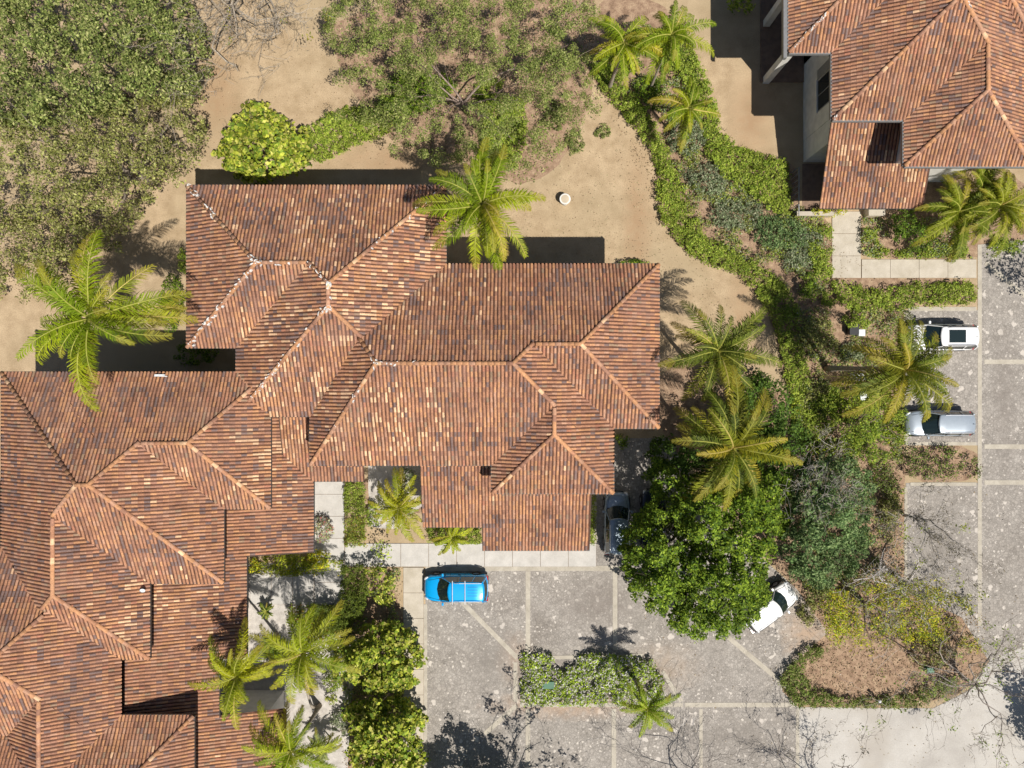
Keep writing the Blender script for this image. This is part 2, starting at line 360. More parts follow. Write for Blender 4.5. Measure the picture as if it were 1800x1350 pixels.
slab_path('path', 1514, 456, 1716, 489, 4, 1, M['slab'], z=.053)
slab_path('path', 1040, 880, 1049, 954, 1, 2, M['slab'], z=.051)

# ------------------------------------------------------------------ roofs
T30 = .46
class Block:
    """hip-roof block in plan units; t = slopes of sides N,S,W,E (None = vertical end)"""
    def __init__(s, x0, x1, y0, y1, he=6.6, n=T30, so=T30, w=T30, e=T30):
        (s.x0, s.y1) = G(x0, y0); (s.x1, s.y0) = G(x1, y1)      # y0 px is north
        s.he = he; s.t = dict(N=n, S=so, W=w, E=e)
    def h(s, x, y, eps=1e-6):
        if x < s.x0 - eps or x > s.x1 + eps or y < s.y0 - eps or y > s.y1 + eps: return -1e9
        m = 1e9
        for k, d in (('N', s.y1 - y), ('S', y - s.y0), ('W', x - s.x0), ('E', s.x1 - x)):
            if s.t[k] is not None: m = min(m, s.t[k] * d)
        return s.he + m
PAL = {'mid': (.38, .19, .110), 'orange': (.465, .24, .122), 'pink': (.42, .235, .15), 'pale': (.65, .42, .25), 'dark': (.19, .128, .112), 'brown': (.30, .155, .102), 'moss': (.30, .20, .13), 'red': (.38, .17, .105)}
PKEYS = list(PAL)
def pick_tile(x, y, fresh, age):
    n1 = vn(x * .45, y * .45, 3) + .45 * vn(x * 1.4, y * 1.4, 8)
    for fx, fy, fr, fp in fresh:
        d = math.hypot(x - fx, y - fy) / fr
        if d < 1 and random.random() < fp * (1 - d * d) * (.55 + 2.0 * vn(x * 1.1, y * 1.1, 5)):
            return random.choice(['pale', 'pale', 'orange'])
    r = random.random()
    if n1 > .26 - age * .2 and r < .5: return random.choice(['dark', 'dark', 'brown'])
    if n1 < -.28 and r < .5: return random.choice(['orange', 'orange', 'pink'])
    return random.choices(['mid', 'orange', 'pink', 'brown', 'dark', 'red', 'moss', 'pale'], [46, 14, 14, 18, 3 + 5 * age, 3, 5, .4])[0]
PITCH = .217; EXPO = .325; NA = 6
arch = [(math.cos(math.pi * (1 - i / (NA - 1))) * .5, math.sin(math.pi * i / (NA - 1))) for i in range(NA)]   # (-.5..5, 0..1)
house_segs = {}
def roof(house, blocks, fresh=(), age=0.0, caps=True, single=300, capgroup=None, gut='gutter', gw=.09, gh=.13):
    tiles = []       # (verts 2*NA, colour key, full?, depth, matrix params)
    pans = []
    def hmax(x, y, i):
        b = -1e9
        for j, o in enumerate(blocks):
            if j == i: continue
            hh = o.h(x, y)
            b = max(b, hh if j > i else hh + .035)
        return b
    for bi, b in enumerate(blocks):
        for side in 'NSWE':
            t = b.t[side]
            if t is None: continue
            if side in 'NS': u0, u1, vmax = b.x0, b.x1, b.y1 - b.y0
            else: u0, u1, vmax = b.y0, b.y1, b.x1 - b.x0
            def xy(u, v):
                return {'S': (u, b.y0 + v), 'N': (u, b.y1 - v), 'W': (b.x0 + v, u), 'E': (b.x1 - v, u)}[side]
            dirv = {'S': (0, 1), 'N': (0, -1), 'W': (1, 0), 'E': (-1, 0)}[side]
            slope_len = math.sqrt(1 + t * t); ev = EXPO / slope_len
            nn = Vector((-dirv[0] * t, -dirv[1] * t, 1)).normalized()
            ud = Vector((1, 0, 0)) if side in 'NS' else Vector((0, 1, 0))
            def runs(u):
                out = []; cur = None; st = .06; v = 0.0; n = int(vmax / st) + 1
                for q in range(n + 1):
                    v = min(q * st, vmax); x, y = xy(u, v); hh = b.he + t * v
                    ok = hh <= b.h(x, y) + .012 and hmax(x, y, bi) <= hh + .012
                    if ok:
                        if cur is None: cur = [v, v]
                        cur[1] = v
                    elif cur is not None:
                        out.append(cur); cur = None
                if cur is not None: out.append(cur)
                return [[max(r[0] - .045, 0), min(r[1] + .045, vmax)] for r in out if r[1] - r[0] > .1]
            for c in range(math.ceil(u0 / PITCH - .35), math.floor(u1 / PITCH - .65) + 1):
                uc = (c + .5) * PITCH
                rm = runs(uc); rl = runs(uc - PITCH * .42); rr = runs(uc + PITCH * .42)
                wob = random.uniform(-.008, .008)
                for r in rm:
                    def match(rs):
                        best = None
                        for q in rs:
                            ov = min(q[1], r[1]) - max(q[0], r[0])
                            if ov > 0 and (best is None or ov > best[0]): best = (ov, q)
                        return best[1] if best else r
                    L, Rr = match(rl), match(rr)
                    def lim(s_):   # s in -.5..5
                        f = s_ + .5
                        return (L[0] * (1 - f) + Rr[0] * f, L[1] * (1 - f) + Rr[1] * f)
                    k0 = int(min(L[0], r[0], Rr[0]) / ev) - 1; k1 = int(max(L[1], r[1], Rr[1]) / ev) + 1
                    for k in range(max(k0, 0), k1 + 1):
                        va = k * ev - (.05 if k == 0 else 0); vb = (k + 1) * ev + .03
                        x, y = xy(uc, (va + vb) / 2)
                        key = pick_tile(x, y, fresh, age)
                        lift = random.uniform(0, .003); skew = random.uniform(-.006, .006) + wob
                        Vt = []; full = True; empty = True
                        for row, v, wd, hg in ((0, va, .158, .062 + lift), (1, vb, .146, .056)):
                            for (s_, a_) in arch:
                                lo, hi = lim(s_ * .7)
                                if k == max(k0, 0) and k == 0: lo = lo - .05
                                vc = min(max(v, lo), hi)
                                if abs(vc - v) > .035: full = False
                                X, Y = xy(uc, v); uu = uc + s_ * wd + skew + .03 * vn(X * .7, Y * .7, 11)
                                X, Y = xy(uu, vc); Z = b.he + t * vc
                                p = Vector((X, Y, Z)) + nn * (.012 + a_ * hg + (.004 if row == 0 else 0))
                                Vt.append(p)
                        if (Vt[NA + 2] - Vt[2]).length < .03 and (Vt[NA + 3] - Vt[3]).length < .03: continue
                        tiles.append((Vt, key, full, H - Vt[0].z, (side, t)))
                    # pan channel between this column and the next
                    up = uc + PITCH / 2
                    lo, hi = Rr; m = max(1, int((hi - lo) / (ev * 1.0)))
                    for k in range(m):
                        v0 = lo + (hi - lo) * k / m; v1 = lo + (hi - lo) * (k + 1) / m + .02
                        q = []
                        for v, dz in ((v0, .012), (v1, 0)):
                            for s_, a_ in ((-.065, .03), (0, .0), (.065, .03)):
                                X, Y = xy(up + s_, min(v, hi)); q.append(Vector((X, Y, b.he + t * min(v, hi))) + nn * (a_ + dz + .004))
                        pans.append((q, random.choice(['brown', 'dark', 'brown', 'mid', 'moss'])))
    # single tiles nearest to the camera become parts, sharing a few meshes
    full = [i for i, tt in enumerate(tiles) if tt[2]]
    full.sort(key=lambda i: tiles[i][3]); chosen = set(full[:single])
    protos = {}
    hl = wloc(house)
    for i in sorted(chosen):
        Vt, key, _, _, (side, t) = tiles[i]
        kk = (key, round(t, 3), i % 3)
        o_ = (Vt[0] + Vt[NA - 1] + Vt[NA] + Vt[2 * NA - 1]) / 4
        xa = (Vt[NA - 1] - Vt[0]).normalized(); ya = (Vt[NA] + Vt[2 * NA - 1] - Vt[0] - Vt[NA - 1]).normalized()
        if xa.cross(ya).z < 0: xa = -xa
        za = xa.cross(ya).normalized(); ya = za.cross(xa)
        mat4 = Matrix((xa, ya, za)).transposed().to_4x4(); mat4.translation = o_
        if kk not in protos:
            inv = mat4.inverted(); L_ = [inv @ p for p in Vt]
            L_ += [p.copy() for p in L_[:NA]] + [Vector((p.x * .86, p.y, p.z * .86 - .012)) for p in L_[:NA]]
            F = [[j, j + 1, NA + j + 1, NA + j] for j in range(NA - 1)] + [[2 * NA + j + 1, 2 * NA + j, 3 * NA + j, 3 * NA + j + 1] for j in range(NA - 1)]
            cc = np.array(PAL[key]) * random.uniform(.85, 1.15)
            me = mesh('roof_tile', L_, F, np.tile(cc, (len(L_), 1)), smooth=True); me.materials.append(M['tile']); protos[kk] = me
        ob = bpy.data.objects.new('roof_tile', protos[kk]); C.objects.link(ob); ob.parent = house
        mat4.translation = o_ - hl; ob.matrix_local = mat4
    V = []; F = []; Cc = []
    for i, (Vt, key, _, _, _) in enumerate(tiles):
        if i in chosen: continue
        n = len(V); V += [tuple(p) for p in Vt]
        F += [[n + j, n + j + 1, n + NA + j + 1, n + NA + j] for j in range(NA - 1)]
        c_ = np.array(PAL[key]) * random.uniform(.9, 1.1); Cc += [c_] * (2 * NA)
    o = obj('roof_tiles', V, F, M['tile'], house, col=np.array(Cc), smooth=True, kind='stuff')
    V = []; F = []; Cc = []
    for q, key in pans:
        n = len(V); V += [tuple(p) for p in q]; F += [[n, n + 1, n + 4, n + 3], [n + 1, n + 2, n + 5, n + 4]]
        Cc += [np.array((.13, .062, .04)) * random.uniform(.7, 1.2)] * 6  # clay darkened to paint in the shade of the grooves between cover columns
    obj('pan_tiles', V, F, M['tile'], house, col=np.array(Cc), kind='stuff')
    # hips and ridges
    segs = []
    for bi, b in enumerate(blocks):
        t = b.t
        if None in t.values(): continue
        yr = (t['N'] * b.y1 + t['S'] * b.y0) / (t['N'] + t['S']); hh = t['S'] * (yr - b.y0)
        xa = b.x0 + hh / t['W']; xb = b.x1 - hh / t['E']
        if xa <= xb:
            A, B_ = Vector((xa, yr, b.he + hh)), Vector((xb, yr, b.he + hh))
            ends = [((b.x0, b.y0), A), ((b.x0, b.y1), A), ((b.x1, b.y0), B_), ((b.x1, b.y1), B_)]
        else:
            xr = (t['W'] * b.x0 + t['E'] * b.x1) / (t['W'] + t['E']); hh = t['W'] * (xr - b.x0)
            A = Vector((xr, b.y0 + hh / t['S'], b.he + hh)); B_ = Vector((xr, b.y1 - hh / t['N'], b.he + hh))
            ends = [((b.x0, b.y0), A), ((b.x1, b.y0), A), ((b.x0, b.y1), B_), ((b.x1, b.y1), B_)]
        L_ = [(Vector((x, y, b.he)), q) for (x, y), q in ends]
        if (A - B_).length > .3: L_.append((A, B_))
        for p, q in L_:
            n = max(4, int((q - p).length / .1)); cur = None
            for k in range(n + 1):
                s_ = p.lerp(q, k / n); hd = (q - p).normalized(); pr = Vector((-hd.y, hd.x)).normalized() * .35
                env = lambda X, Y: max(o.h(X, Y) for o in blocks)
                ok = env(s_.x, s_.y) <= s_.z + .03 and env(s_.x + pr.x, s_.y + pr.y) < s_.z - .06 and env(s_.x - pr.x, s_.y - pr.y) < s_.z - .06
                if ok:
                    if cur is None: cur = [s_, s_]
                    cur[1] = s_
                if (not ok or k == n) and cur is not None:
                    if (cur[1] - cur[0]).length > .4: segs.append(cur)
                    cur = None
    done = []
    cap_me = {}
    count = 0; XV = []; XF = []; XC = []; house_segs.setdefault(house.name, [])
    for p, q in segs:
        mid = (p + q) / 2
        if any((mid - m_).length < .12 for m_ in done): continue
        done.append(mid); house_segs[house.name].append((p.copy(), q.copy()))
        L_ = (q - p).length; n = max(1, round(L_ / .36)); d = (q - p).normalized()
        xa = d.cross(Vector((0, 0, 1))).normalized(); za = xa.cross(d)
        for k in range(n):
            key = random.choices(['orange', 'pink', 'mid', 'pale', 'brown'], [45, 25, 14, 6, 10])[0]
            if key not in cap_me:
                Lc = L_ / n; V = []; F = []
                for row, y_, rr_ in ((0, -.02, .13), (1, .40, .11)):
                    for j in range(7):
                        a_ = math.pi * j / 6; V.append((-math.cos(a_) * rr_, y_, math.sin(a_) * rr_ * .85 + (.02 if row == 0 else 0)))
                F = [[j, j + 1, 8 + j, 7 + j] for j in range(6)] + [[6, 5, 4, 3, 2, 1, 0]]
                cc = np.array(PAL[key]) * 1.05
                me = mesh('ridge_tile', V, F, np.tile(cc, (len(V), 1)), smooth=True); me.materials.append(M['tile']); cap_me[key] = me
            count += 1
            m4 = Matrix((xa, d, za)).transposed().to_4x4(); m4 = m4 @ Matrix.Rotation(random.uniform(-.03, .03), 4, 'Z')
            m4.translation = p.lerp(q, k / n) + Vector((0, 0, .03 + random.uniform(0, .008)))
            if count > 290:
                me_ = cap_me[key]; nb = len(XV); XV += [tuple(m4 @ v.co) for v in me_.vertices]; XF += [[i_ + nb for i_ in f_.vertices] for f_ in me_.polygons]; XC += [np.array(PAL[key])] * len(me_.vertices)
                continue
            ob = bpy.data.objects.new('ridge_tile', cap_me[key]); C.objects.link(ob); ob.parent = house
            m4.translation = m4.translation - hl; ob.matrix_local = m4
    if XV: obj('ridge_tiles', XV, XF, M['tile'], house, col=np.array(XC), smooth=True, kind='stuff')
    # decks under the tiles
    for bi, b in enumerate(blocks):
        t = b.t; z0 = b.he - .10; e = .004 * bi
        d_ = lambda k: t[k] if t[k] is not None else None
        if None not in t.values():
            yr = (t['N'] * b.y1 + t['S'] * b.y0) / (t['N'] + t['S']); hh = t['S'] * (yr - b.y0)
            xa = b.x0 + hh / t['W']; xb = b.x1 - hh / t['E']
            base = [(b.x0, b.y0), (b.x1, b.y0), (b.x1, b.y1), (b.x0, b.y1)]
            if xa <= xb:
                V = [(x, y, z0 - .02) for x, y in base] + [(x, y, b.he - .015 - e) for x, y in base] + [(xa, yr, b.he + hh - .015 - e), (xb, yr, b.he + hh - .015 - e)]
                F = [[4, 5, 9, 8], [5, 6, 9], [6, 7, 8, 9], [7, 4, 8]]
            else:
                xr = (t['W'] * b.x0 + t['E'] * b.x1) / (t['W'] + t['E']); hh = t['W'] * (xr - b.x0)
                V = [(x, y, z0 - .02) for x, y in base] + [(x, y, b.he - .015 - e) for x, y in base] + [(xr, b.y0 + hh / t['S'], b.he + hh - .015 - e), (xr, b.y1 - hh / t['N'], b.he + hh - .015 - e)]
                F = [[4, 5, 8], [5, 6, 9, 8], [6, 7, 9], [7, 4, 8, 9]]
            F += [[3, 2, 1, 0], [0, 1, 5, 4], [1, 2, 6, 5], [2, 3, 7, 6], [3, 0, 4, 7]]
            obj('roof_deck', V, F, M['deck'], house)
        else:
            k = [q for q in 'NSWE' if t[q] is not None][0]
            c4 = [(b.x0, b.y0), (b.x1, b.y0), (b.x1, b.y1), (b.x0, b.y1)]
            zs = [b.h(x, y) - .015 - e for x, y in c4]
            V = [(x, y, z_ - .12) for (x, y), z_ in zip(c4, zs)] + [(x, y, z_) for (x, y), z_ in zip(c4, zs)]
            obj('roof_deck', V, [[3, 2, 1, 0], [4, 5, 6, 7], [0, 1, 5, 4], [1, 2, 6, 5], [2, 3, 7, 6], [3, 0, 4, 7]], M['deck'], house)
    # gutters along free eaves
    for bi, b in enumerate(blocks):
        for side in 'NSWE':
            if b.t[side] is None: continue
            if side in 'NS': u0, u1 = b.x0, b.x1
            else: u0, u1 = b.y0, b.y1
            n = int((u1 - u0) / .1); cur = None
            for q in range(n + 1):
                u = u0 + (u1 - u0) * q / n
                x, y = {'S': (u, b.y0 - .06), 'N': (u, b.y1 + .06), 'W': (b.x0 - .06, u), 'E': (b.x1 + .06, u)}[side]
                ok = not any(o.h(x, y) > b.he - .05 for j, o in enumerate(blocks) if j != bi)
                if ok:
                    if cur is None: cur = [u, u]
                    cur[1] = u
                if (not ok or q == n) and cur is not None:
                    if cur[1] - cur[0] > .5:
                        a, c = cur; z1 = b.he + .0; z0 = b.he - gh; w = gw
                        if side == 'S': bx = (a, b.y0 - w, z0, c, b.y0 - .003, z1)
                        elif side == 'N': bx = (a, b.y1 + .003, z0, c, b.y1 + w, z1)
                        elif side == 'W': bx = (b.x0 - w, a, z0, b.x0 - .003, c, z1)
                        else: bx = (b.x1 + .003, a, z0, b.x1 + w, c, z1)
                        MB().box(*bx).build('gutter', M[gut], house)
                    cur = None
def walls(house, rects, mat, top=6.5):
    for i, (x0, x1, y0, y1) in enumerate(rects):
        a = G(x0, y0); b = G(x1, y1)
        tp = top if not isinstance(top, (list, tuple)) else top[i]
        MB().box(a[0], a[1], 0 - .05, b[0], b[1], tp - .004 * i).build('wall', mat, house)
def window(house, side, c, u0, u1, z0, z1):
    """side = facing; c = wall plane coordinate (world), u range along it"""
    f = .07; d = .05
    def bx(a0, a1, b0, b1, e0, e1, name, mat, par):
        s_ = 1 if side in 'EN' else -1
        if side in 'WE': m = MB().box(c + s_ * e0, a0, b0, c + s_ * e1, a1, b1)
        else: m = MB().box(a0, c + s_ * e0, b0, a1, c + s_ * e1, b1)
        return m.build(name, mat, par)
    w = bx(u0, u1, z0, z1, .002, .02, 'window', M['frame'], house)
    bx(u0 + f, (u0 + u1) / 2 - f / 2, z0 + f, z1 - f, .021, .03, 'pane', M['glass'], w)
    bx((u0 + u1) / 2 + f / 2, u1 - f, z0 + f, z1 - f, .021, .03, 'pane', M['glass'], w)
    bx(u0 - .05, u1 + .05, z0 - .07, z0 - .003, .002, .1, 'sill', M['stucco'], w)
def ins(r, a=23): return (r[0] + a, r[1] - a, r[2] + a, r[3] - a)

# ---- house A: the middle house
hA = thing('house', 'large clay-roofed house in the middle of the photo, the blue car parked in front', 'house', (G(-100, -30)[0], G(-100, -30)[1], 0))
A = [(-492, -150, -300, -56), (-417, -101, -300, 48), (-305, 153, -181, 122), (-130, 222, -181, 66), (-30, 153, -100, 165)]
blA = [Block(*A[0], so=.491), Block(*A[1]), Block(*A[2], w=.62), Block(*A[3]), Block(*A[4])]
def g2(px, py, z=7.5): p = P(px, py, z); return (p[0], p[1])
freshA = [(*g2(590, 520), 3.6, .45), (*g2(520, 700), 3.2, .55), (*g2(650, 750), 3.6, .45), (*g2(740, 730), 2.6, .35), (*g2(590, 370), 4, .3), (*g2(720, 440), 3.5, .35), (*g2(820, 500), 2.5, .35),
          (*g2(480, 590), 3, .35), (*g2(700, 560), 3, .2), (*g2(380, 360), 2, .2)]
roof(hA, blA, freshA, age=.25)
walls(hA, [ins(r) for r in [A[0], A[1], A[2], (-20, 222, -181, 66), (-30, 153, 20, 165)]], M['stucco'])
a = G(-145, 232); b = G(128, 273)
lowA = [Block(-145, -49, 95, 232, he=3.47, n=None, so=.3, w=None, e=None), Block(-49, 128, 95, 273, he=3.0, n=None, so=.3, w=None, e=None)]
walls(hA, [(-135, -49, 100, 218), (-40, 118, 100, 258)], M['stucco'], top=[3.5, 3.05])
# ---- house B: bottom-left
hB = thing('house', 'sprawling house at bottom left with stepped hipped clay tile roofs running off the frame', 'house', (G(-620, 200)[0], G(-620, 200)[1], 0))
B = [(-700, -367, -17, 188), (-773, -438, -17, 301), (-773, -550, 60, 416), (-1000, -593, 247, 551), (-781, -593, 300, 800), (-900, -483, 503, 900)]
blB = [Block(*r) for r in B]
freshB = [(*g2(260, 1060, 5), 3, .4), (*g2(320, 1050, 5), 3, .4), (*g2(495, 770, 4), 2, .8), (*g2(470, 850, 4), 2, .5), (*g2(320, 830), 3, .12)]
roof(hB, blB, freshB, age=.35)
walls(hB, [ins(r) for r in B], M['stucco'])
# ---- house C: top right
hC = thing('house', 'clay-roofed house at top right with white side wall and corner columns', 'house', (G(640, -450)[0], G(640, -450)[1], 0))
Cc_ = [(486, 786, -720, -401), (595, 786, -640, -331), (420, 800, -760, -503)]
blC = [Block(*r) for r in Cc_]
roof(hC, blC, [(*g2(1520, 190), 2, .3)], age=.3, gut='gutter_pale', gw=.12, gh=.2)
walls(hC, [(512, 760, -697, -427), (618, 760, -500, -355), (512, 680, -735, -560)], M['stucco'])

# lower lean-to roofs: each is a part of its house with tiles of its own stuff mesh
def lean(house, blocks, fresh, age, label=None):
    roof(house, blocks, fresh, age, single=0)
lean(hA, lowA, [], .2)
lean(hB, [Block(-375, -244, 22, 159, he=3.0, n=None, so=.28, w=None, e=None), Block(-462, -328, 22, 278, he=3.0, n=None, so=None, w=None, e=.28),
          ], freshB, .3)
lean(hB, [Block(-660, -427.5, 278.3, 439, he=4.10, n=None, so=None, w=None, e=.28), Block(-620, -467, 439.2, 530, he=4.54, n=None, so=None, w=None, e=.28)], freshB, .35)
lean(hB, [Block(-510, -372, 533, 760, he=3.3, n=None, so=None, w=None, e=.26)], [], .35)
walls(hB, [(-362, -250, 40, 140), (-450, -354, 40, 258), (-562, -464, 288, 439), (-605, -500, 439, 520), (-500, -400, 538, 740)], M['stucco'], top=[3.0, 3.0, 4.05, 4.5, 3.3])
lean(hC, [Block(506, 676, -430, -290, he=3.1, n=None, so=.33, w=None, e=None)], [(*g2(1590, 300, 4), 2, .9), (*g2(1475, 260, 4), 2.5, .35)], .45)
walls(hC, [(512.3, 655, -426.5, -390), (560, 650, -389.5, -310)], M['stucco'], top=[4.2, 3.3])
# terrace of house C: floor, columns, beams
o = MB().box(*G(436, -745), -.02, *G(512, -530), .12).build('terrace_floor', M['terrace'], hC)
for cx_, cy_ in ((446, -533), (446, -632), (446, -735)):
    x, y = G(cx_, cy_); MB().box(x - .22, y - .22, 0, x + .22, y + .22, 6.15).build('column', M['stucco'], hC)
x, y = G(446, -533); x2, y2 = G(512, -740)
MB().box(x - .17, y2, 6.16, x + .17, y + .2, 6.47).build('beam', M['stucco'], hC)
MB().box(x + .172, y - .2, 6.16, G(680, 0)[0], y + .17, 6.465).build('beam', M['stucco'], hC)
MB().box(*G(446, -631), 6.0, *G(511, -626), 6.155).build('beam', M['stucco'], hC)
wx = G(512, 0)[0]
window(hC, 'W', wx, G(0, -455)[1], G(0, -507)[1], 2.3, 4.1)
MB().box(wx - .05, G(0, -507)[1] + .06, 2.3, wx - .003, G(0, -507)[1] + .7, 4.1).build('shutter', M['frame'], hC)
for (h_, side, c_, u0, u1, z0, z1) in [
    (hA, 'S', G(0, 99)[1], G(-240, 0)[0], G(-190, 0)[0], 4.2, 5.6), (hA, 'N', G(0, -158)[1], G(60, 0)[0], G(120, 0)[0], 3.6, 5.2), (hA, 'N', G(0, -158)[1], G(60, 0)[0], G(120, 0)[0], .8, 2.2),
    (hA, 'E', G(199, 0)[0], G(0, 30)[1], G(0, -20)[1], 3.8, 5.2), (hA, 'E', G(131, 0)[0], G(0, 130)[1], G(0, 90)[1], 3.8, 5.2), (hA, 'N', G(0, -279)[1], G(-420, 0)[0], G(-360, 0)[0], 3.8, 5.2),
    (hA, 'N', G(0, -279)[1], G(-250, 0)[0], G(-180, 0)[0], 3.8, 5.2), (hA, 'W', G(-469, 0)[0], G(0, -160)[1], G(0, -200)[1], 3.8, 5.2), (hA, 'E', G(118, 0)[0], G(0, 230)[1], G(0, 190)[1], 1.0, 2.2),
    (hB, 'N', G(0, 6)[1], G(-640, 0)[0], G(-580, 0)[0], 3.8, 5.2), (hB, 'N', G(0, 6)[1], G(-520, 0)[0], G(-460, 0)[0], 3.8, 5.2), (hB, 'E', G(-354, 0)[0], G(0, 260)[1], G(0, 215)[1], .9, 2.3)]:
    window(h_, side, c_, u0, u1, z0, z1)
# garage door of house A, entrance door of house C
x0, y0 = G(-20, 258); x1, _ = G(100, 258)
gd = MB().box(x0, y0 - .03, 0, x1, y0 - .002, 2.4).build('garage_door', M['cream'], hA)
for k in range(4): MB().box(x0 + .05, y0 - .045, .08 + k * .58, x1 - .05, y0 - .031, .62 + k * .58).build('door_panel', M['cream'], gd)
# lime mortar smeared on the hips of house A and C
def smears(house, circles, seed):
    """lumps of pale mortar along the hips, inside the given photo circles (px, py, radius, count)"""
    rr = random.Random(seed); mb = MB(); segs = house_segs[house.name]
    proj = lambda v: (900 + v.x * S / (1 - v.z / H), 675 - v.y * S / (1 - v.z / H))
    for cx, cy, cr, n in circles:
        cand = []
        for p, q in segs:
            m = max(2, int((q - p).length / .08))
            for k in range(m + 1):
                v = p.lerp(q, k / m); x, y = proj(v)
                if (x - cx) ** 2 + (y - cy) ** 2 < cr * cr: cand.append((v, q - p))
        if not cand: continue
        for _ in range(int(n * .5)):
            v, d = rr.choice(cand); an = math.atan2(d.y, d.x) + rr.gauss(0, .4)
            p = v + Vector((rr.gauss(0, .07), rr.gauss(0, .07), .05)); w = rr.uniform(.03, .09); l_ = rr.uniform(.05, .22); V = []
            for j in range(7):
                t = 2 * math.pi * j / 7; rx = l_ * rr.uniform(.6, 1.1) * math.cos(t); ry = w * rr.uniform(.6, 1.1) * math.sin(t)
                V.append((p.x + rx * math.cos(an) - ry * math.sin(an), p.y + rx * math.sin(an) + ry * math.cos(an), p.z - .04))
            V2 = [(a * .6 + p.x * .4, b * .6 + p.y * .4, p.z + .115) for a, b, c in V]
            mb.add(V + V2, [[j, (j + 1) % 7, 7 + (j + 1) % 7, 7 + j] for j in range(7)] + [[7 + j for j in range(7)]])
    mb.build('lime_mortar', M['mortar'], house, kind='stuff')
x, y = G(420, -503)
MB().box(x - .34, G(0, -760)[1], 6.32, x - .13, y - .34, 6.62).build('fascia', M['gutter_pale'], hC)
smears(hA, [(340, 335, 16, 30), (372, 368, 20, 14), (445, 460, 16, 30), (480, 462, 30, 12), (560, 482, 26, 34), (577, 525, 30, 34), (577, 548, 9, 16), (370, 565, 60, 60), (420, 500, 30, 20),
            (470, 660, 50, 46), (530, 600, 30, 10), (660, 637, 10, 16), (700, 637, 30, 14), (610, 715, 45, 24), (690, 405, 50, 20), (745, 360, 30, 10)], 2)
smears(hC, [(1420, 50, 40, 40), (1465, 207, 9, 10), (1713, 5, 30, 6)], 7)
# entrance court of house C
x0, y0 = G(492, -372); x1, y1 = G(492, -288)
fn = thing('railing', 'thin metal railing beside the white wall at the entrance of the top right house', 'railing', (x0, (y0 + y1) / 2, 0))
for k in range(8):
    ya = y0 + (y1 - y0) * k / 8; yb = y0 + (y1 - y0) * (k + 1) / 8
    MB().tube([(x0, (ya + yb) / 2, .1), (x0, (ya + yb) / 2, 1.15)], .012, 4).build('baluster', M['fence'], fn)
    MB().box(x0 - .02, ya - .018, 0, x0 + .02, ya + .018, 1.15).build('fence_post', M['frame'], fn)
MB().box(x0 - .03, y1 + .02, 1.155, x0 + .03, y0 - .02, 1.2).build('rail', M['frame'], fn)
sheet('entrance_floor', [(1410, 288), (1480, 288), (1480, 372), (1410, 372)], .01, M['terrace'])  # dark floor tone has the shadow over the entrance painted in
def lowwall(x0, y0, x1, y1, h, label):
    w_ = thing('low_wall', label, 'wall', (*G((x0 + x1) / 2, (y0 + y1) / 2), 0)); a = G(x0, y0); b = G(x1, y1)
    MB().box(a[0], a[1], 0, b[0], b[1], h).build('wall_body', M['cream'], w_)
    MB().box(a[0] - .03, a[1] + .03, h + .001, b[0] + .03, b[1] - .03, h + .06).build('coping', M['slab'], w_)
lowwall(494, -298, 556, -292, .7, 'low cream wall left of the entrance path, behind the yellow croton')
lowwall(618, -305, 645, -292, .7, 'short cream planter wall right of the entrance path under the tiled lean-to')

# ------------------------------------------------------------------ foliage
DENS = 3.6; LEAF = 1.0
def inpoly(x, y, poly):
    px = np.array([p[0] for p in poly]); py = np.array([p[1] for p in poly]); n = len(px)
    r = np.zeros(len(x), bool); d = np.full(len(x), 1e9)
    for i in range(n):
        j = (i + 1) % n; x0, y0, x1, y1 = px[i], py[i], px[j], py[j]
        c = ((y0 > y) != (y1 > y)) & (x < (x1 - x0) * (y - y0) / (y1 - y0 + 1e-12) + x0); r ^= c
        L2 = (x1 - x0) ** 2 + (y1 - y0) ** 2 + 1e-9
        t = np.clip(((x - x0) * (x1 - x0) + (y - y0) * (y1 - y0)) / L2, 0, 1)
        d = np.minimum(d, np.hypot(x - x0 - t * (x1 - x0), y - y0 - t * (y1 - y0)))
    return r, d
def leaf_mesh(name, cen, nrm, size, pal, parent, aspect=.55, mat=None, colj=.18, kind=None, tint=None, smooth=False):
    n = len(cen); cen = np.asarray(cen, float); nrm = np.asarray(nrm, float)
    nrm /= np.linalg.norm(nrm, axis=1, keepdims=True) + 1e-9
    rd = rng.normal(size=(n, 3)); a = np.cross(nrm, rd); a /= np.linalg.norm(a, axis=1, keepdims=True) + 1e-9
    b = np.cross(nrm, a); s = (size * rng.uniform(.6, 1.35, n))[:, None] * .5
    q = np.stack([cen - a * s, cen - b * s * aspect, cen + a * s - nrm * s * .3, cen + b * s * aspect], axis=1).reshape(-1, 3)
    F = np.arange(n * 4).reshape(n, 4)
    pal = np.array(pal); c = pal[rng.integers(0, len(pal), n)] * (1 + rng.normal(0, colj, (n, 1))).clip(.4, 1.8)
    if tint is not None: c = c * tint[:, None]
    col = np.repeat(c, 4, axis=0)
    return obj(name, q, F, mat or M['leaf'], parent, col=col, kind=kind)
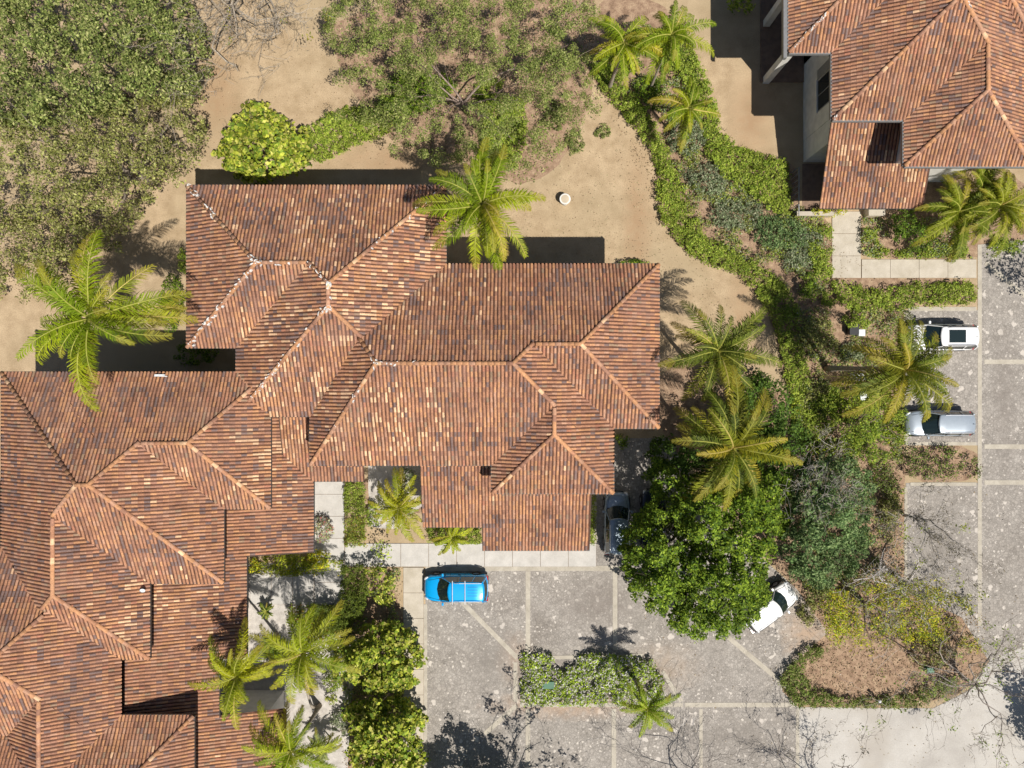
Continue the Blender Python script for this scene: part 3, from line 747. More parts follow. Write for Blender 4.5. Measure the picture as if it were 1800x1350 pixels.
def foliage(poly, hb, ht, leaf, dens, pal, parent, clump=.45, shape='dome', gap=-9, name='crown', seed=0, edge=None, up=.5, drop=.6, aspect=.55, kind=None, nfr=.25, jag=0.0, hedge_fill=0, under=False):
    """clumps of leaves filling the volume above a photo-pixel outline"""
    xs = [p[0] for p in poly]; ys = [p[1] for p in poly]
    zm = (hb + ht) / 2; k = (1 - zm / H) / S
    area = abs(sum(poly[i][0] * poly[(i + 1) % len(poly)][1] - poly[(i + 1) % len(poly)][0] * poly[i][1] for i in range(len(poly)))) / 2 * k * k
    nc = max(6, int(area / (clump * clump) * (2.6 if hedge_fill else 1.5)))
    N = nc * 8; x = rng.uniform(min(xs), max(xs), N); y = rng.uniform(min(ys), max(ys), N)
    r, d = inpoly(x, y, poly)
    if jag: r |= (d < rng.uniform(0, jag, N))
    x, y, d = x[r][:nc], y[r][:nc], d[r][:nc]
    nz = np.array([vn(a_ * .022, b_ * .022, seed) + .5 * vn(a_ * .06, b_ * .06, seed + 4) for a_, b_ in zip(x, y)])
    keep = nz > gap; x, y, d, nz = x[keep], y[keep], d[keep], nz[keep]
    if len(x) == 0: return None
    E = (edge if edge else max(d.max(), 1e-3))
    f = np.clip(d / E, 0, 1)
    prof = np.sqrt(np.clip(1 - (1 - f) ** 2, 0, 1)) if shape == 'dome' else np.clip(f * 3, 0, 1) ** .5
    z = hb + (ht - hb) * prof * (1 + nfr * nz * 2.4) - rng.random(len(x)) ** 2 * drop * (ht - hb) * .6
    if under:
        m_ = rng.random(len(x)) < .55; k_ = int(m_.sum())
        x = np.concatenate([x, x[m_] + rng.normal(0, 4, k_)]); y = np.concatenate([y, y[m_] + rng.normal(0, 4, k_)])
        z = np.concatenate([z, np.maximum(z[m_] - rng.uniform(.7, 1.6, k_), hb * .6)]); nz = np.concatenate([nz, nz[m_]])
    z = np.maximum(z, min(.05 + clump * .25, ht * .5))
    kk = (1 - z / H)
    c = np.stack([(x - 900) / S * kk, (675 - y) / S * kk, z], axis=1)
    per = max(3, int(dens * DENS * area / len(c)))
    cr = clump * rng.uniform(.6, 1.3, len(c))
    dirs = rng.normal(size=(len(c), per, 3)); dirs[..., 2] = np.abs(dirs[..., 2]) * 1.0 - .25
    dirs /= np.linalg.norm(dirs, axis=2, keepdims=True)
    rad = cr[:, None, None] * (.3 + .7 * rng.random((len(c), per, 1)) ** .5) * .9
    fl = np.array([1, 1, .75 if shape == 'dome' else .6])
    pos = (c[:, None, :] + dirs * rad * fl).reshape(-1, 3)
    nr = (dirs * .8 + np.array([0, 0, up]) + rng.normal(0, .45, dirs.shape)).reshape(-1, 3)
    pos[:, 2] = np.maximum(pos[:, 2], .03)
    tint = np.repeat((rng.normal(1, .13, len(c)) + .28 * nz).clip(.55, 1.5), per)
    return leaf_mesh(name, pos, nr, leaf * LEAF, pal, parent, tint=tint, aspect=max(aspect, .3), kind=kind)
def branches(base, tips, r0, mb, seed=0, twigs=3, col=(.2, .16, .12), sub=.5, wig=.25, depth=2, tw=.012):
    rr = random.Random(seed)
    def limb(p, q, r1, r2, lvl):
        p = Vector(p); q = Vector(q); pts = []; L_ = (q - p).length
        n = 9; wk = [Vector((0, 0, 0))]; mo = Vector((0, 0, 0))
        for i in range(n):
            mo = mo * .55 + Vector((rr.gauss(0, 1), rr.gauss(0, 1), rr.gauss(0, .5))) * wig * L_ * .075; wk.append(wk[-1] + mo)
        for i in range(n + 1):
            t = i / n; pts.append(p.lerp(q, t) + wk[i] - wk[n] * t + Vector((0, 0, .09 * L_ * math.sin(math.pi * t))))
        mb.tube(pts, [r1 + (r2 - r1) * i / n for i in range(n + 1)], 5 if r1 > .04 else 3, col, cap=False)
        if lvl < depth:
            for _ in range(twigs):
                i = rr.randint(1, n); o_ = pts[i]; d = (q - p).normalized()
                a_ = rr.uniform(-1.2, 1.2); d = Vector((d.x * math.cos(a_) - d.y * math.sin(a_), d.x * math.sin(a_) + d.y * math.cos(a_), d.z + rr.uniform(-.15, .45))).normalized()
                limb(o_, o_ + d * L_ * rr.uniform(.35, .7), max(r2 * .9, tw), tw * .6, lvl + 1)
    for t in tips: limb(base, t, r0, max(r0 * .25, tw), 0)
    return mb
def tree(name, label, cat, poly, hb, ht, leaf, dens, pal, base=None, trunk_r=.18, bark=(.20, .155, .115), group='trees around the houses', limbs=7, seed=0, **kw):
    cx = sum(p[0] for p in poly) / len(poly); cy = sum(p[1] for p in poly) / len(poly)
    if base is None:
        b = P(cx, cy, (hb + ht) / 2); base = (b[0], b[1], 0)
    t = thing(name, label, cat, base, group=group)
    kw.setdefault('under', True)
    foliage(poly, hb, ht, leaf, dens, pal, t, seed=seed, **kw)
    fork = Vector((base[0] + random.uniform(-.3, .3), base[1] + random.uniform(-.3, .3), max(hb * .7, .4)))
    mb = MB(); mb.tube([base, Vector(base).lerp(fork, .5) + Vector((.06, .05, 0)), fork], [trunk_r * 1.3, trunk_r, trunk_r * .85], 8, bark)
    mb.build('trunk', M['bark'], t, smooth=True, colour=True)
    tips = []
    rr = random.Random(seed)
    for i in range(limbs):
        p = poly[int(i * len(poly) / limbs) % len(poly)]; f = rr.uniform(.45, .8)
        tips.append(P(cx + (p[0] - cx) * f, cy + (p[1] - cy) * f, hb + (ht - hb) * rr.uniform(.35, .6)))
    mb = MB(); branches(fork, tips, trunk_r * .5, mb, seed, col=bark)
    mb.build('branches', M['bark'], t, colour=True)
    return t
def plant(name, label, cat, poly, hb, ht, leaf, dens, pal, group='shrubs and hedges in the beds', stems=True, **kw):
    cx = sum(p[0] for p in poly) / len(poly); cy = sum(p[1] for p in poly) / len(poly)
    t = thing(name, label, cat, P(cx, cy), group=group)
    foliage(poly, hb, ht, leaf, dens, pal, t, name='foliage', **kw)
    if stems:
        mb = MB(); rr = random.Random(int(cx * 7 + cy))
        for _ in range(10):
            q = rr.choice(poly); f = rr.uniform(0, .7); x = cx + (q[0] - cx) * f; y = cy + (q[1] - cy) * f
            p = P(x, y); mb.tube([p, (p[0] + rr.uniform(-.1, .1), p[1] + rr.uniform(-.1, .1), ht * .7)], [.02, .008], 3, (.16, .12, .08), cap=False)
        mb.build('stems', M['bark'], t, colour=True, kind='stuff')
    return t
def ell(cx, cy, rx, ry, n=14, j=.12, seed=0, rot=0):
    rr = random.Random(seed * 13 + int(cx)); out = []
    for i in range(n):
        a = 2 * math.pi * i / n; f = 1 + rr.uniform(-j, j)
        x, y = rx * f * math.cos(a), ry * f * math.sin(a)
        out.append((cx + x * math.cos(rot) - y * math.sin(rot), cy + x * math.sin(rot) + y * math.cos(rot)))
    return out
HEDGE = [(.23, .31, .035), (.31, .38, .05), (.15, .23, .025), (.38, .43, .08)]
LIME = [(.31, .37, .035), (.42, .45, .055), (.20, .28, .03), (.52, .50, .12), (.13, .20, .025)]
DEEP = [(.11, .18, .016), (.17, .26, .02), (.26, .35, .035), (.06, .11, .014)]
OLIVE = [(.23, .245, .06), (.30, .31, .08), (.15, .17, .04), (.38, .38, .14), (.26, .23, .11)]
OLIVEG = [(.18, .22, .055), (.26, .30, .085), (.11, .15, .035), (.36, .37, .14)]
GREY = [(.20, .24, .12), (.26, .30, .17), (.13, .18, .08), (.34, .36, .23)]
BLUE = [(.12, .20, .065), (.18, .26, .09), (.08, .14, .05), (.24, .32, .13)]
YEL = [(.46, .44, .02), (.36, .40, .02), (.22, .30, .02), (.58, .47, .03)]
DRY = [(.30, .22, .13), (.22, .15, .09), (.36, .28, .17)]

# trees
tree('leafy_tree', 'dense olive-green tree filling the top left corner above the dry lawn', 'tree', [(-40, -40), (300, -40), (360, 60), (368, 115), (330, 165), (240, 185), (150, 205), (60, 225), (-40, 220)], 3.0, 8.5, .18, 100, OLIVEG, clump=.42, seed=1, trunk_r=.28, limbs=9, edge=70, gap=-.5, jag=12)
tree('leafy_tree', 'wide olive-brown tree with thin foliage on the left side above the palm', 'tree', [(-40, 215), (150, 195), (260, 170), (345, 180), (360, 240), (310, 290), (260, 330), (215, 410), (120, 380), (-40, 390)], 3.0, 7.0, .16, 75, OLIVE, clump=.42, seed=22, trunk_r=.24, limbs=11, edge=60, gap=-.34, bark=(.24, .2, .16), jag=26)
tree('leafy_tree', 'loose olive tree at the left edge just above the yellow-tipped coconut palm', 'tree', [(-40, 385), (120, 380), (215, 395), (205, 430), (130, 445), (110, 500), (40, 520), (-40, 525)], 2.0, 5.0, .17, 60, OLIVE, clump=.5, seed=5, trunk_r=.16, edge=40, gap=-.35, jag=12)
t4 = tree('mimosa_tree', 'sparse feathery tree at the top centre with bare sandy ground showing through', 'tree', [(570, 20), (640, -30), (1000, -40), (1050, 60), (1040, 150), (1000, 210), (930, 280), (860, 300), (760, 260), (690, 240), (620, 190), (585, 110)], 3.2, 6.5, .11, 105, [(.19, .245, .05), (.27, .31, .08), (.12, .17, .035), (.31, .31, .12)], clump=.42, seed=40, trunk_r=.14, limbs=7, edge=60, gap=0.0, bark=(.26, .20, .17), nfr=.3, jag=34)
tree('seagrape_tree', 'bright yellow-green rounded tree at the upper left corner of the middle roof', 'tree', [(385, 250), (395, 215), (425, 200), (440, 182), (462, 180), (475, 200), (505, 215), (535, 225), (545, 255), (538, 290), (500, 310), (440, 320), (395, 300), (380, 275)], 1.2, 3.8, .27, 85, LIME, clump=.42, seed=4, edge=38, aspect=.8, trunk_r=.12)
tree('mango_tree', 'huge dense dark green tree over the car park, in front of the angled white car', 'tree', [(1150, 800), (1210, 830), (1330, 820), (1395, 830), (1392, 900), (1370, 960), (1345, 1000), (1352, 1050), (1320, 1095), (1280, 1128), (1225, 1120), (1170, 1095), (1120, 1050), (1098, 1010), (1085, 965), (1100, 935), (1120, 905), (1150, 880), (1138, 840)], 2.6, 8.0, .20, 165, DEEP, clump=.36, seed=6, trunk_r=.3, limbs=9, edge=75, bark=(.10, .08, .06))
tree('leafy_tree', 'mid-sized green tree behind the two palms on the right of the middle roof', 'tree', [(1290, 670), (1340, 655), (1385, 690), (1420, 750), (1425, 810), (1395, 850), (1330, 840), (1250, 850), (1180, 840), (1140, 800), (1150, 770), (1230, 770), (1280, 720)], 2.2, 5.0, .2, 95, [(.08, .15, .02), (.13, .21, .03), (.055, .10, .018)], clump=.45, seed=7, edge=45)
tree('leafy_tree', 'blue-green rounded tree right of the huge dark tree', 'tree', [(1392, 830), (1430, 805), (1480, 800), (1525, 840), (1535, 900), (1515, 960), (1490, 1010), (1450, 1030), (1395, 1010), (1368, 960), (1385, 900)], 2.2, 6.0, .17, 165, BLUE, clump=.36, jag=10, seed=8, edge=60, trunk_r=.2)
tree('leafy_tree', 'light lime-green airy tree left of the silver car', 'tree', [(1470, 690), (1540, 680), (1585, 720), (1590, 780), (1540, 812), (1480, 790), (1455, 740)], 1.5, 3.6, .15, 80, [(.22, .30, .03), (.30, .35, .05), (.14, .22, .03)], clump=.4, seed=9, edge=35, gap=-.35, jag=10)
tree('magnolia_shrub', 'big glossy yellow-green shrub left of the grey walkway, upper of two', 'shrub', [(618, 1130), (640, 1105), (690, 1092), (722, 1115), (742, 1160), (738, 1200), (700, 1220), (650, 1215), (612, 1190), (590, 1200), (585, 1150)], 1.2, 3.8, .26, 80, LIME, clump=.4, seed=10, edge=38, aspect=.75, trunk_r=.1)
tree('magnolia_shrub', 'big glossy yellow-green shrub at the bottom edge, lower of two by the walkway', 'shrub', [(608, 1250), (650, 1228), (700, 1225), (735, 1245), (745, 1290), (742, 1350), (730, 1400), (640, 1400), (612, 1340), (620, 1290)], 1.2, 4.2, .26, 80, LIME, clump=.4, seed=11, edge=40, aspect=.75, trunk_r=.1)
plant('shrub', 'small leafy shrub casting a dark shadow on the bed above the two big glossy shrubs', 'shrub', [(640, 1000), (668, 990), (690, 1010), (698, 1050), (680, 1065), (655, 1055), (645, 1030)], .6, 2.2, .2, 45, LIME, clump=.28, seed=12, edge=20, gap=-.35)
plant('shrub', 'slender shrub beside the path corner below the small palm in the front garden', 'shrub', ell(672, 965, 20, 16, seed=2), .5, 2.0, .16, 34, HEDGE, clump=.2, gap=-.2)
tree('leafy_tree', 'yellow-green half-bare tree in the lower right planting bed', 'tree', [(1445, 1050), (1500, 1020), (1570, 1010), (1660, 1030), (1680, 1080), (1640, 1120), (1560, 1130), (1490, 1150), (1450, 1110)], 2.2, 5.0, .13, 52, [(.40, .42, .03), (.26, .35, .03), (.50, .43, .03)], clump=.4, seed=13, edge=40, gap=-.22, jag=14, bark=(.22, .18, .15))
plant('shrub', 'dark green bush at the top edge in the shade beside the top right house', 'shrub', ell(1303, 4, 24, 18, seed=4), .6, 1.8, .2, 60, HEDGE, clump=.3)

def bare_tree(label, base, tips, r0, seed, leafpal=None, nleaf=0, lsize=.14, col=(.26, .22, .19), twigs=5, depth=2, wig=.8, tw=.012):
    t = thing('bare_tree', label, 'tree', base, group='bare trees')
    rr = random.Random(seed)
    fork = Vector(base) + Vector((rr.uniform(-.3, .3), rr.uniform(-.3, .3), 1.4))
    MB().tube([base, fork], [r0 * 1.3, r0], 8, col).build('trunk', M['bark'], t, smooth=True, colour=True)
    mb = MB(); branches(fork, tips, r0 * .6, mb, seed, twigs=twigs, col=col, depth=depth, wig=wig, tw=tw)
    mb.build('branches', M['bark'], t, colour=True)
    if leafpal:
        V = np.array(mb.V); idx = rng.integers(0, len(V), nleaf); c = V[idx]
        pv = V[rng.integers(0, len(V), 700)] + rng.normal(0, .12, (700, 3))
        leaf_mesh('seed_pods', pv, rng.normal(0, 1, (700, 3)), .24, [(.20, .17, .13), (.30, .26, .18)], t, aspect=.16, kind='stuff')
        cl = rng.integers(0, len(V), max(4, nleaf // 14)); c = V[rng.choice(cl, nleaf)] + rng.normal(0, .16, (nleaf, 3))
        leaf_mesh('leaves', c, rng.normal(0, .6, (nleaf, 3)) + np.array([0, 0, .8]), lsize, leafpal, t)
    return t
bare_tree('bare pale-branched tree reaching down from the top edge over the dry lawn', P(432, -60), [P(360, 20, 5), P(385, 90, 4.5), P(418, 125, 4.5), P(450, 60, 5), P(500, 50, 4.5), P(470, 20, 5), P(330, -10, 5), P(415, 60, 5.5), P(400, 30, 5)], .16, 31, [(.30, .27, .04), (.22, .24, .05)], 260, .16, col=(.36, .31, .25), tw=.014)
bare_tree('leafless tree with grey branches over the yellow-green bed at lower right', P(1575, 1010), [P(1500, 1020, 5), P(1530, 1060, 5), P(1552, 970, 5.5), P(1600, 950, 5.5), P(1640, 1000, 5), P(1560, 1080, 5), P(1550, 1000, 6), P(1680, 1040, 4.5), P(1620, 1080, 4.5)], .14, 32, [(.30, .33, .05), (.22, .27, .05)], 500, .14, col=(.46, .42, .39), twigs=5, tw=.009)
bare_tree('bare twisting tree spreading over the concrete road at the bottom right', P(1690, 1190), [P(1790, 1080, 5), P(1760, 1180, 5), P(1710, 1290, 4), P(1640, 1210, 4.5), P(1600, 1150, 4.5), P(1730, 1120, 5.5), P(1800, 1230, 4.5), P(1680, 1060, 5), P(1750, 1330, 4), P(1560, 1230, 4)], .09, 33, [(.22, .29, .06), (.30, .36, .09), (.15, .22, .05)], 900, .15, col=(.30, .26, .23), twigs=5, tw=.009)
bare_tree('thin leafless tree with grey twigs beside the right parking bay below the spiky shrubs', P(1588, 905), [P(1640, 930, 4.5), P(1660, 880, 4), P(1690, 960, 4.5), P(1620, 980, 4.5), P(1600, 870, 4.5), P(1650, 1000, 4), P(1560, 900, 4.5)], .09, 34, [(.17, .16, .10), (.12, .11, .08)], 260, .12, col=(.34, .31, .28), twigs=5, tw=.008)
bare_tree('dry grey-twigged bush between the palms and the blue-green tree', P(1430, 815), [P(1400, 800, 3.2), P(1440, 770, 3.4), P(1470, 800, 3.2), P(1420, 850, 5.5), P(1450, 870, 6), P(1400, 870, 5.6), P(1480, 850, 5.8)], .08, 35, [(.2, .2, .12), (.16, .15, .1)], 500, .12, col=(.46, .42, .38), twigs=6, tw=.009)
bare_tree('bare tree standing below the frame edge whose twigs reach over the lower car park', P(1235, 1420), [P(1170, 1345, 3), P(1210, 1325, 3), P(1250, 1345, 3), P(1150, 1390, 3), P(1290, 1385, 3)], .08, 36, col=(.14, .12, .11))
bare_tree('small bare tree at the bottom edge on the concrete road', P(1440, 1400), [P(1400, 1345, 2.5), P(1430, 1325, 2.5), P(1460, 1340, 2.5), P(1490, 1370, 2.5)], .07, 37, [(.13, .12, .09)], 200, .13, col=(.14, .12, .11))
# trees just outside the frame that throw the shadows seen on the paving
tree('frangipani_tree', 'tree just below the frame edge throwing its shadow on the car park', 'tree', ell(845, 1462, 92, 78, seed=3), 3, 5.5, .25, 90, HEDGE, clump=.45, seed=14)
tree('leafy_tree', 'tree beyond the right edge throwing its shadow on the concrete road', 'tree', ell(1985, 1360, 85, 90, seed=3), 3, 6, .25, 60, HEDGE, clump=.45, seed=15)
tree('leafy_tree', 'tree beyond the right edge throwing its shadow on the upper parking lane', 'tree', ell(1935, 505, 45, 55, seed=5), 3, 5.5, .22, 26, HEDGE, clump=.4, seed=16, gap=-.15)
bt = bare_tree('branching tree with leaf tufts just below the frame, shading the car park', P(925, 1420), [P(1010, 1440, 5), P(960, 1410, 5), P(1040, 1500, 5), P(900, 1400, 4), P(985, 1390, 4.6)], .13, 38, HEDGE, 900, .24, col=(.3, .27, .24))

# clipped hedges and ground cover
def hedge(label, poly, h, leaf, pal, dens=75, cat='hedge', name='hedge', **kw):
    dens *= 2.3; kw['hedge_fill'] = 1
    kw.setdefault('shape', 'flat'); kw.setdefault('clump', .26); kw.setdefault('drop', .5); kw.setdefault('edge', 7); kw.setdefault('jag', 5)
    return plant(name, label, cat, poly, 0, h, leaf, dens, pal, **kw)
hedge('leafy hedge curving away from the bright seagrape tree towards the sparse top tree', [(530, 235), (560, 215), (600, 192), (640, 188), (690, 190), (712, 212), (690, 228), (640, 245), (600, 262), (560, 282), (540, 285)], .8, .14, HEDGE, seed=2)
hedge('dark green ground cover strip beneath the sparse top tree', [(830, 150), (870, 140), (915, 170), (925, 240), (905, 290), (870, 300), (845, 270), (850, 200)], .7, .15, HEDGE, seed=3, gap=-.4)
hedge('patch of green ground cover in the left shade of the sparse top tree', [(700, 130), (760, 120), (800, 150), (760, 190), (700, 200), (660, 190)], .7, .15, DEEP, seed=4, gap=-.35)
hedge('long winding bright green hedge bordering the right side of the dry lawn', [(1040, 112), (1062, 160), (1105, 208), (1142, 250), (1156, 300), (1160, 370), (1180, 412), (1212, 442), (1262, 468), (1300, 480), (1335, 515), (1360, 560), (1375, 610), (1380, 650), (1398, 700), (1425, 690), (1420, 640), (1402, 600), (1400, 545), (1372, 495), (1330, 465), (1280, 440), (1240, 418), (1215, 370), (1196, 325), (1172, 265), (1150, 220), (1112, 172), (1080, 122)], .6, .13, HEDGE, seed=5, dens=90)
hedge('broad green hedge along the terrace lawn of the top right house', [(1150, 60), (1195, 45), (1222, 100), (1250, 165), (1262, 225), (1290, 256), (1330, 272), (1378, 282), (1388, 320), (1387, 378), (1370, 372), (1340, 352), (1300, 330), (1268, 300), (1245, 268), (1228, 205), (1200, 140), (1170, 100)], .7, .14, HEDGE, seed=6, dens=90)
hedge('green clipped hedge left of the pale entrance path', [(1425, 395), (1458, 400), (1460, 440), (1462, 488), (1448, 495), (1432, 470), (1415, 430)], .6, .13, HEDGE, seed=7, gap=-.4)
hedge('low hedge between the pale path and the parked white car', [(1462, 495), (1500, 498), (1540, 515), (1600, 500), (1680, 495), (1714, 505), (1712, 530), (1640, 535), (1560, 545), (1510, 548), (1480, 530)], .6, .13, HEDGE, seed=8, gap=-.45)
hedge('bright hedge in the front bed right of the entrance path', [(1520, 400), (1540, 405), (1545, 435), (1580, 445), (1620, 442), (1650, 430), (1700, 430), (1700, 448), (1600, 452), (1520, 450)], .5, .13, HEDGE, seed=9, gap=-.4)
plant('shrub', 'upright bright green bush beside the lean-to of the top right house', 'shrub', [(1568, 370), (1600, 362), (1625, 395), (1640, 430), (1610, 442), (1575, 425)], .6, 2.0, .15, 80, [(.15, .25, .03), (.22, .31, .04), (.1, .18, .02)], clump=.3, seed=10, edge=18)
hedge('clipped green hedge box beside the grey walkway in the front garden', [(605, 848), (640, 848), (641, 905), (606, 905)], .9, .1, HEDGE, dens=130, clump=.18, edge=6, seed=10)
hedge('clipped hedge box with orange tips, nearer the crossing of the grey paths', [(606, 910), (641, 910), (642, 958), (606, 960)], .8, .1, HEDGE + [(.3, .2, .04)], dens=130, clump=.18, edge=6, seed=11)
hedge('tall clipped hedge casting a sharp shadow on the grey walkway', [(604, 995), (642, 993), (645, 1040), (632, 1085), (604, 1112), (560, 1115), (540, 1098), (545, 1066), (600, 1066)], 1.5, .1, [(.12, .17, .02), (.17, .21, .03), (.1, .13, .02)], dens=150, clump=.18, edge=6, seed=12)
hedge('clipped rounded hedge with red flecks under the front palms', [(515, 1062), (598, 1066), (612, 1100), (580, 1128), (530, 1118), (505, 1090)], 1.1, .12, HEDGE + [(.3, .12, .04)], dens=90, clump=.25, seed=13)
hedge('clipped green hedge below the lean-to roof, left of the garage', [(752, 927), (846, 927), (846, 956), (756, 953)], .7, .11, HEDGE, dens=110, clump=.18, edge=6, seed=14)
hedge('narrow hedge along the right wall of the garage', [(1038, 872), (1046, 872), (1047, 956), (1038, 958)], .7, .11, HEDGE, dens=110, clump=.14, edge=4, seed=15)
hedge('variegated white and green planting in the car park island', [(918, 1158), (1000, 1152), (1090, 1156), (1140, 1165), (1165, 1205), (1160, 1232), (1050, 1240), (960, 1238), (920, 1230)], .55, .17, [(.30, .42, .03), (.40, .50, .05), (.62, .60, .55), (.20, .30, .03), (.5, .47, .42)], dens=60, clump=.26, cat='ground cover', name='ground_cover', seed=16, gap=-.36, jag=9)
hedge('crescent hedge round the bottom of the lower right bed', [(1372, 1198), (1398, 1160), (1428, 1136), (1450, 1138), (1432, 1160), (1408, 1180), (1422, 1205), (1450, 1222), (1500, 1230), (1590, 1226), (1640, 1205), (1680, 1190), (1676, 1212), (1600, 1243), (1480, 1243), (1400, 1238)], .55, .13, [(.13, .19, .03), (.2, .26, .05), (.24, .26, .09)], dens=80, seed=17)
hedge('green ground cover creeping between the palm trunk and the winding hedge', [(1400, 700), (1440, 690), (1470, 720), (1460, 780), (1420, 790), (1395, 745)], .5, .13, HEDGE, dens=60, seed=18, gap=-.4)
plant('shrub', 'spiky dark-tipped shrub row between the two right parking bays', 'shrub', [(1590, 790), (1640, 785), (1720, 792), (1722, 838), (1660, 842), (1590, 838)], .3, 1.0, .2, 45, [(.12, .18, .03), (.17, .23, .04), (.09, .06, .045)], clump=.3, seed=19, gap=-.3, aspect=.25, up=.9)
plant('shrub', 'spiky shrub cluster at the edge of the bed left of the spiky row', 'shrub', ell(1560, 845, 26, 22, seed=7), .3, 1.0, .2, 40, [(.12, .18, .03), (.17, .23, .04), (.09, .06, .045)], clump=.28, seed=20, gap=-.3, aspect=.25, up=.9)
for lab, cx, cy, rx, ry, h, pal in [
    ('grey-green shrub on the bare soil inside the winding hedge, near its top end', 1205, 235, 30, 30, 1.0, GREY),
    ('grey-green shrub beside the broad hedge, halfway down the winding bed', 1245, 310, 34, 26, .9, GREY),
    ('low grey shrub with dry stems in the middle of the winding bed', 1300, 375, 45, 26, .8, GREY),
    ('mixed green shrub at the lower end of the winding bed near the path', 1370, 410, 42, 26, .9, BLUE),
    ('small shrub at the corner where the entrance path begins', 1420, 420, 22, 20, .8, GREY),
    ('grey-green shrub just above the dark oval bush', 1400, 455, 24, 18, .7, GREY),
    ('dark oval clipped bush in the palm shadow left of the path', 1423, 505, 14, 26, 1.2, DEEP),
    ('small round green bush right of the dark oval bush', 1455, 525, 15, 17, .8, HEDGE),
    ('dark bush in the shadow at the base of the leaning top palm trunk', 1140, 165, 28, 30, 1.2, DEEP),
    ('pale green weed tuft on the lawn below the sparse tree', 975, 205, 22, 30, .35, OLIVEG),
    ('thin green weed patch on the lawn left of the winding hedge', 1060, 235, 12, 16, .3, OLIVEG),
    ('thin green weed patch in the soil under the sparse tree', 1010, 250, 16, 22, .3, OLIVEG),
    ('dense dark shrub between the coconut palm and the left wall of the middle house', 300, 530, 22, 55, 1.6, DEEP),
    ('shaded dark shrub tucked at the foot of the middle house left wall', 345, 620, 40, 22, 1.2, DEEP),
    ('small bush at the left wall of the middle house under the eave', 322, 460, 12, 26, 1.2, HEDGE),
    ('green shrub in the narrow gap beside the garage wall and grey car', 1095, 775, 14, 12, .8, DEEP),
    ('bush touching the north wall of the middle house near the bin', 1115, 470, 26, 12, 1.0, DEEP),
    ('small bush outside the top right roof corner of the middle house', 1140, 515, 12, 20, 1.0, HEDGE),
    ('brown-green ground shrub beside the leaning palm trunk base', 1440, 590, 34, 28, .6, OLIVE),
    ('bright green shrub above the dark utility boxes', 1505, 565, 26, 14, .8, HEDGE),
    ('dark dry shrub below the leaning palm trunk base', 1440, 700, 32, 26, .7, OLIVE),
    ('light green shrub under the right palm near the white box', 1478, 700, 24, 20, 1.0, HEDGE),
    ('dull green shrub in the bed below the blue-green tree', 1440, 1045, 24, 14, .8, OLIVEG),
    ('yellow-brown shrub at the right side of the bed beside the parking bay', 1565, 890, 18, 36, .9, OLIVE),
    ('pink and white flowering bush beside the grey path at the tiled lean-to', 567, 932, 17, 22, 1.0, [(.34, .36, .18), (.42, .42, .24), (.24, .28, .12), (.45, .16, .16)]),
    ('golden yellow bush at the lower corner of the lean-to beside the path', 558, 985, 22, 18, 1.1, YEL),
    ('yellow-green shrub row below the lean-to roof', 502, 990, 52, 22, 1.3, [(.30, .36, .03), (.40, .40, .03), (.18, .24, .02)]),
    ('dark green shrub in the gravel between the two leaning yellow-green palms', 482, 1140, 20, 20, 1.2, DEEP),
    ('low green shrub at the foot of the curved palm trunk', 585, 1195, 16, 18, .8, HEDGE),
    ('small yellow shrub against the bottom of the lean-to roof', 446, 1000, 10, 18, 1.0, YEL),
    ('yellow croton in front of the low cream wall', 1457, 370, 26, 8, .9, YEL),
    ('tiny yellow-green bush in the white gravel yard', 582, 1228, 9, 9, .6, LIME),
    ('low dark bush beside the clipped hedge and small shrub', 628, 1062, 14, 16, 1.0, BLUE),
    ('silvery shrub in the gravel below the double-trunk palms', 600, 1270, 20, 22, .8, GREY),
    ('ochre dry shrub in the lower right bed beside the road', 1640, 1150, 40, 30, .8, OLIVE + DRY),
    ('green and brown bush above the crescent hedge by the white car', 1420, 1075, 16, 24, .6, OLIVE),
    ('small leafy clump beneath the small palm in the front garden', 655, 905, 12, 22, .8, HEDGE),
    ('shaded green plant beside the wall behind the small front palm', 712, 838, 22, 14, 1.2, GREY),
    ('green tuft beside the areca palm clump at the right edge', 1770, 430, 30, 12, .6, HEDGE),
    ('dark undergrowth beneath the top pair of palms', 1090, 110, 40, 22, .9, DEEP),
    ('bright shrub at the foot of the upper palm beside the terrace lawn', 1175, 110, 22, 20, .9, HEDGE),
    ('grey bush under the double palm at the island side of the bed', 1500, 620, 26, 18, .6, GREY)]:
    if 1190 < cx < 1470 and 200 < cy < 480: rx, ry = rx * 1.25, ry * 1.25
    plant('shrub', lab, 'shrub', ell(cx, cy, rx, ry, seed=cx), h * .2, h, .13, 125, pal, clump=.24, seed=cx % 17, edge=min(rx, ry) * .8, gap=-.5)
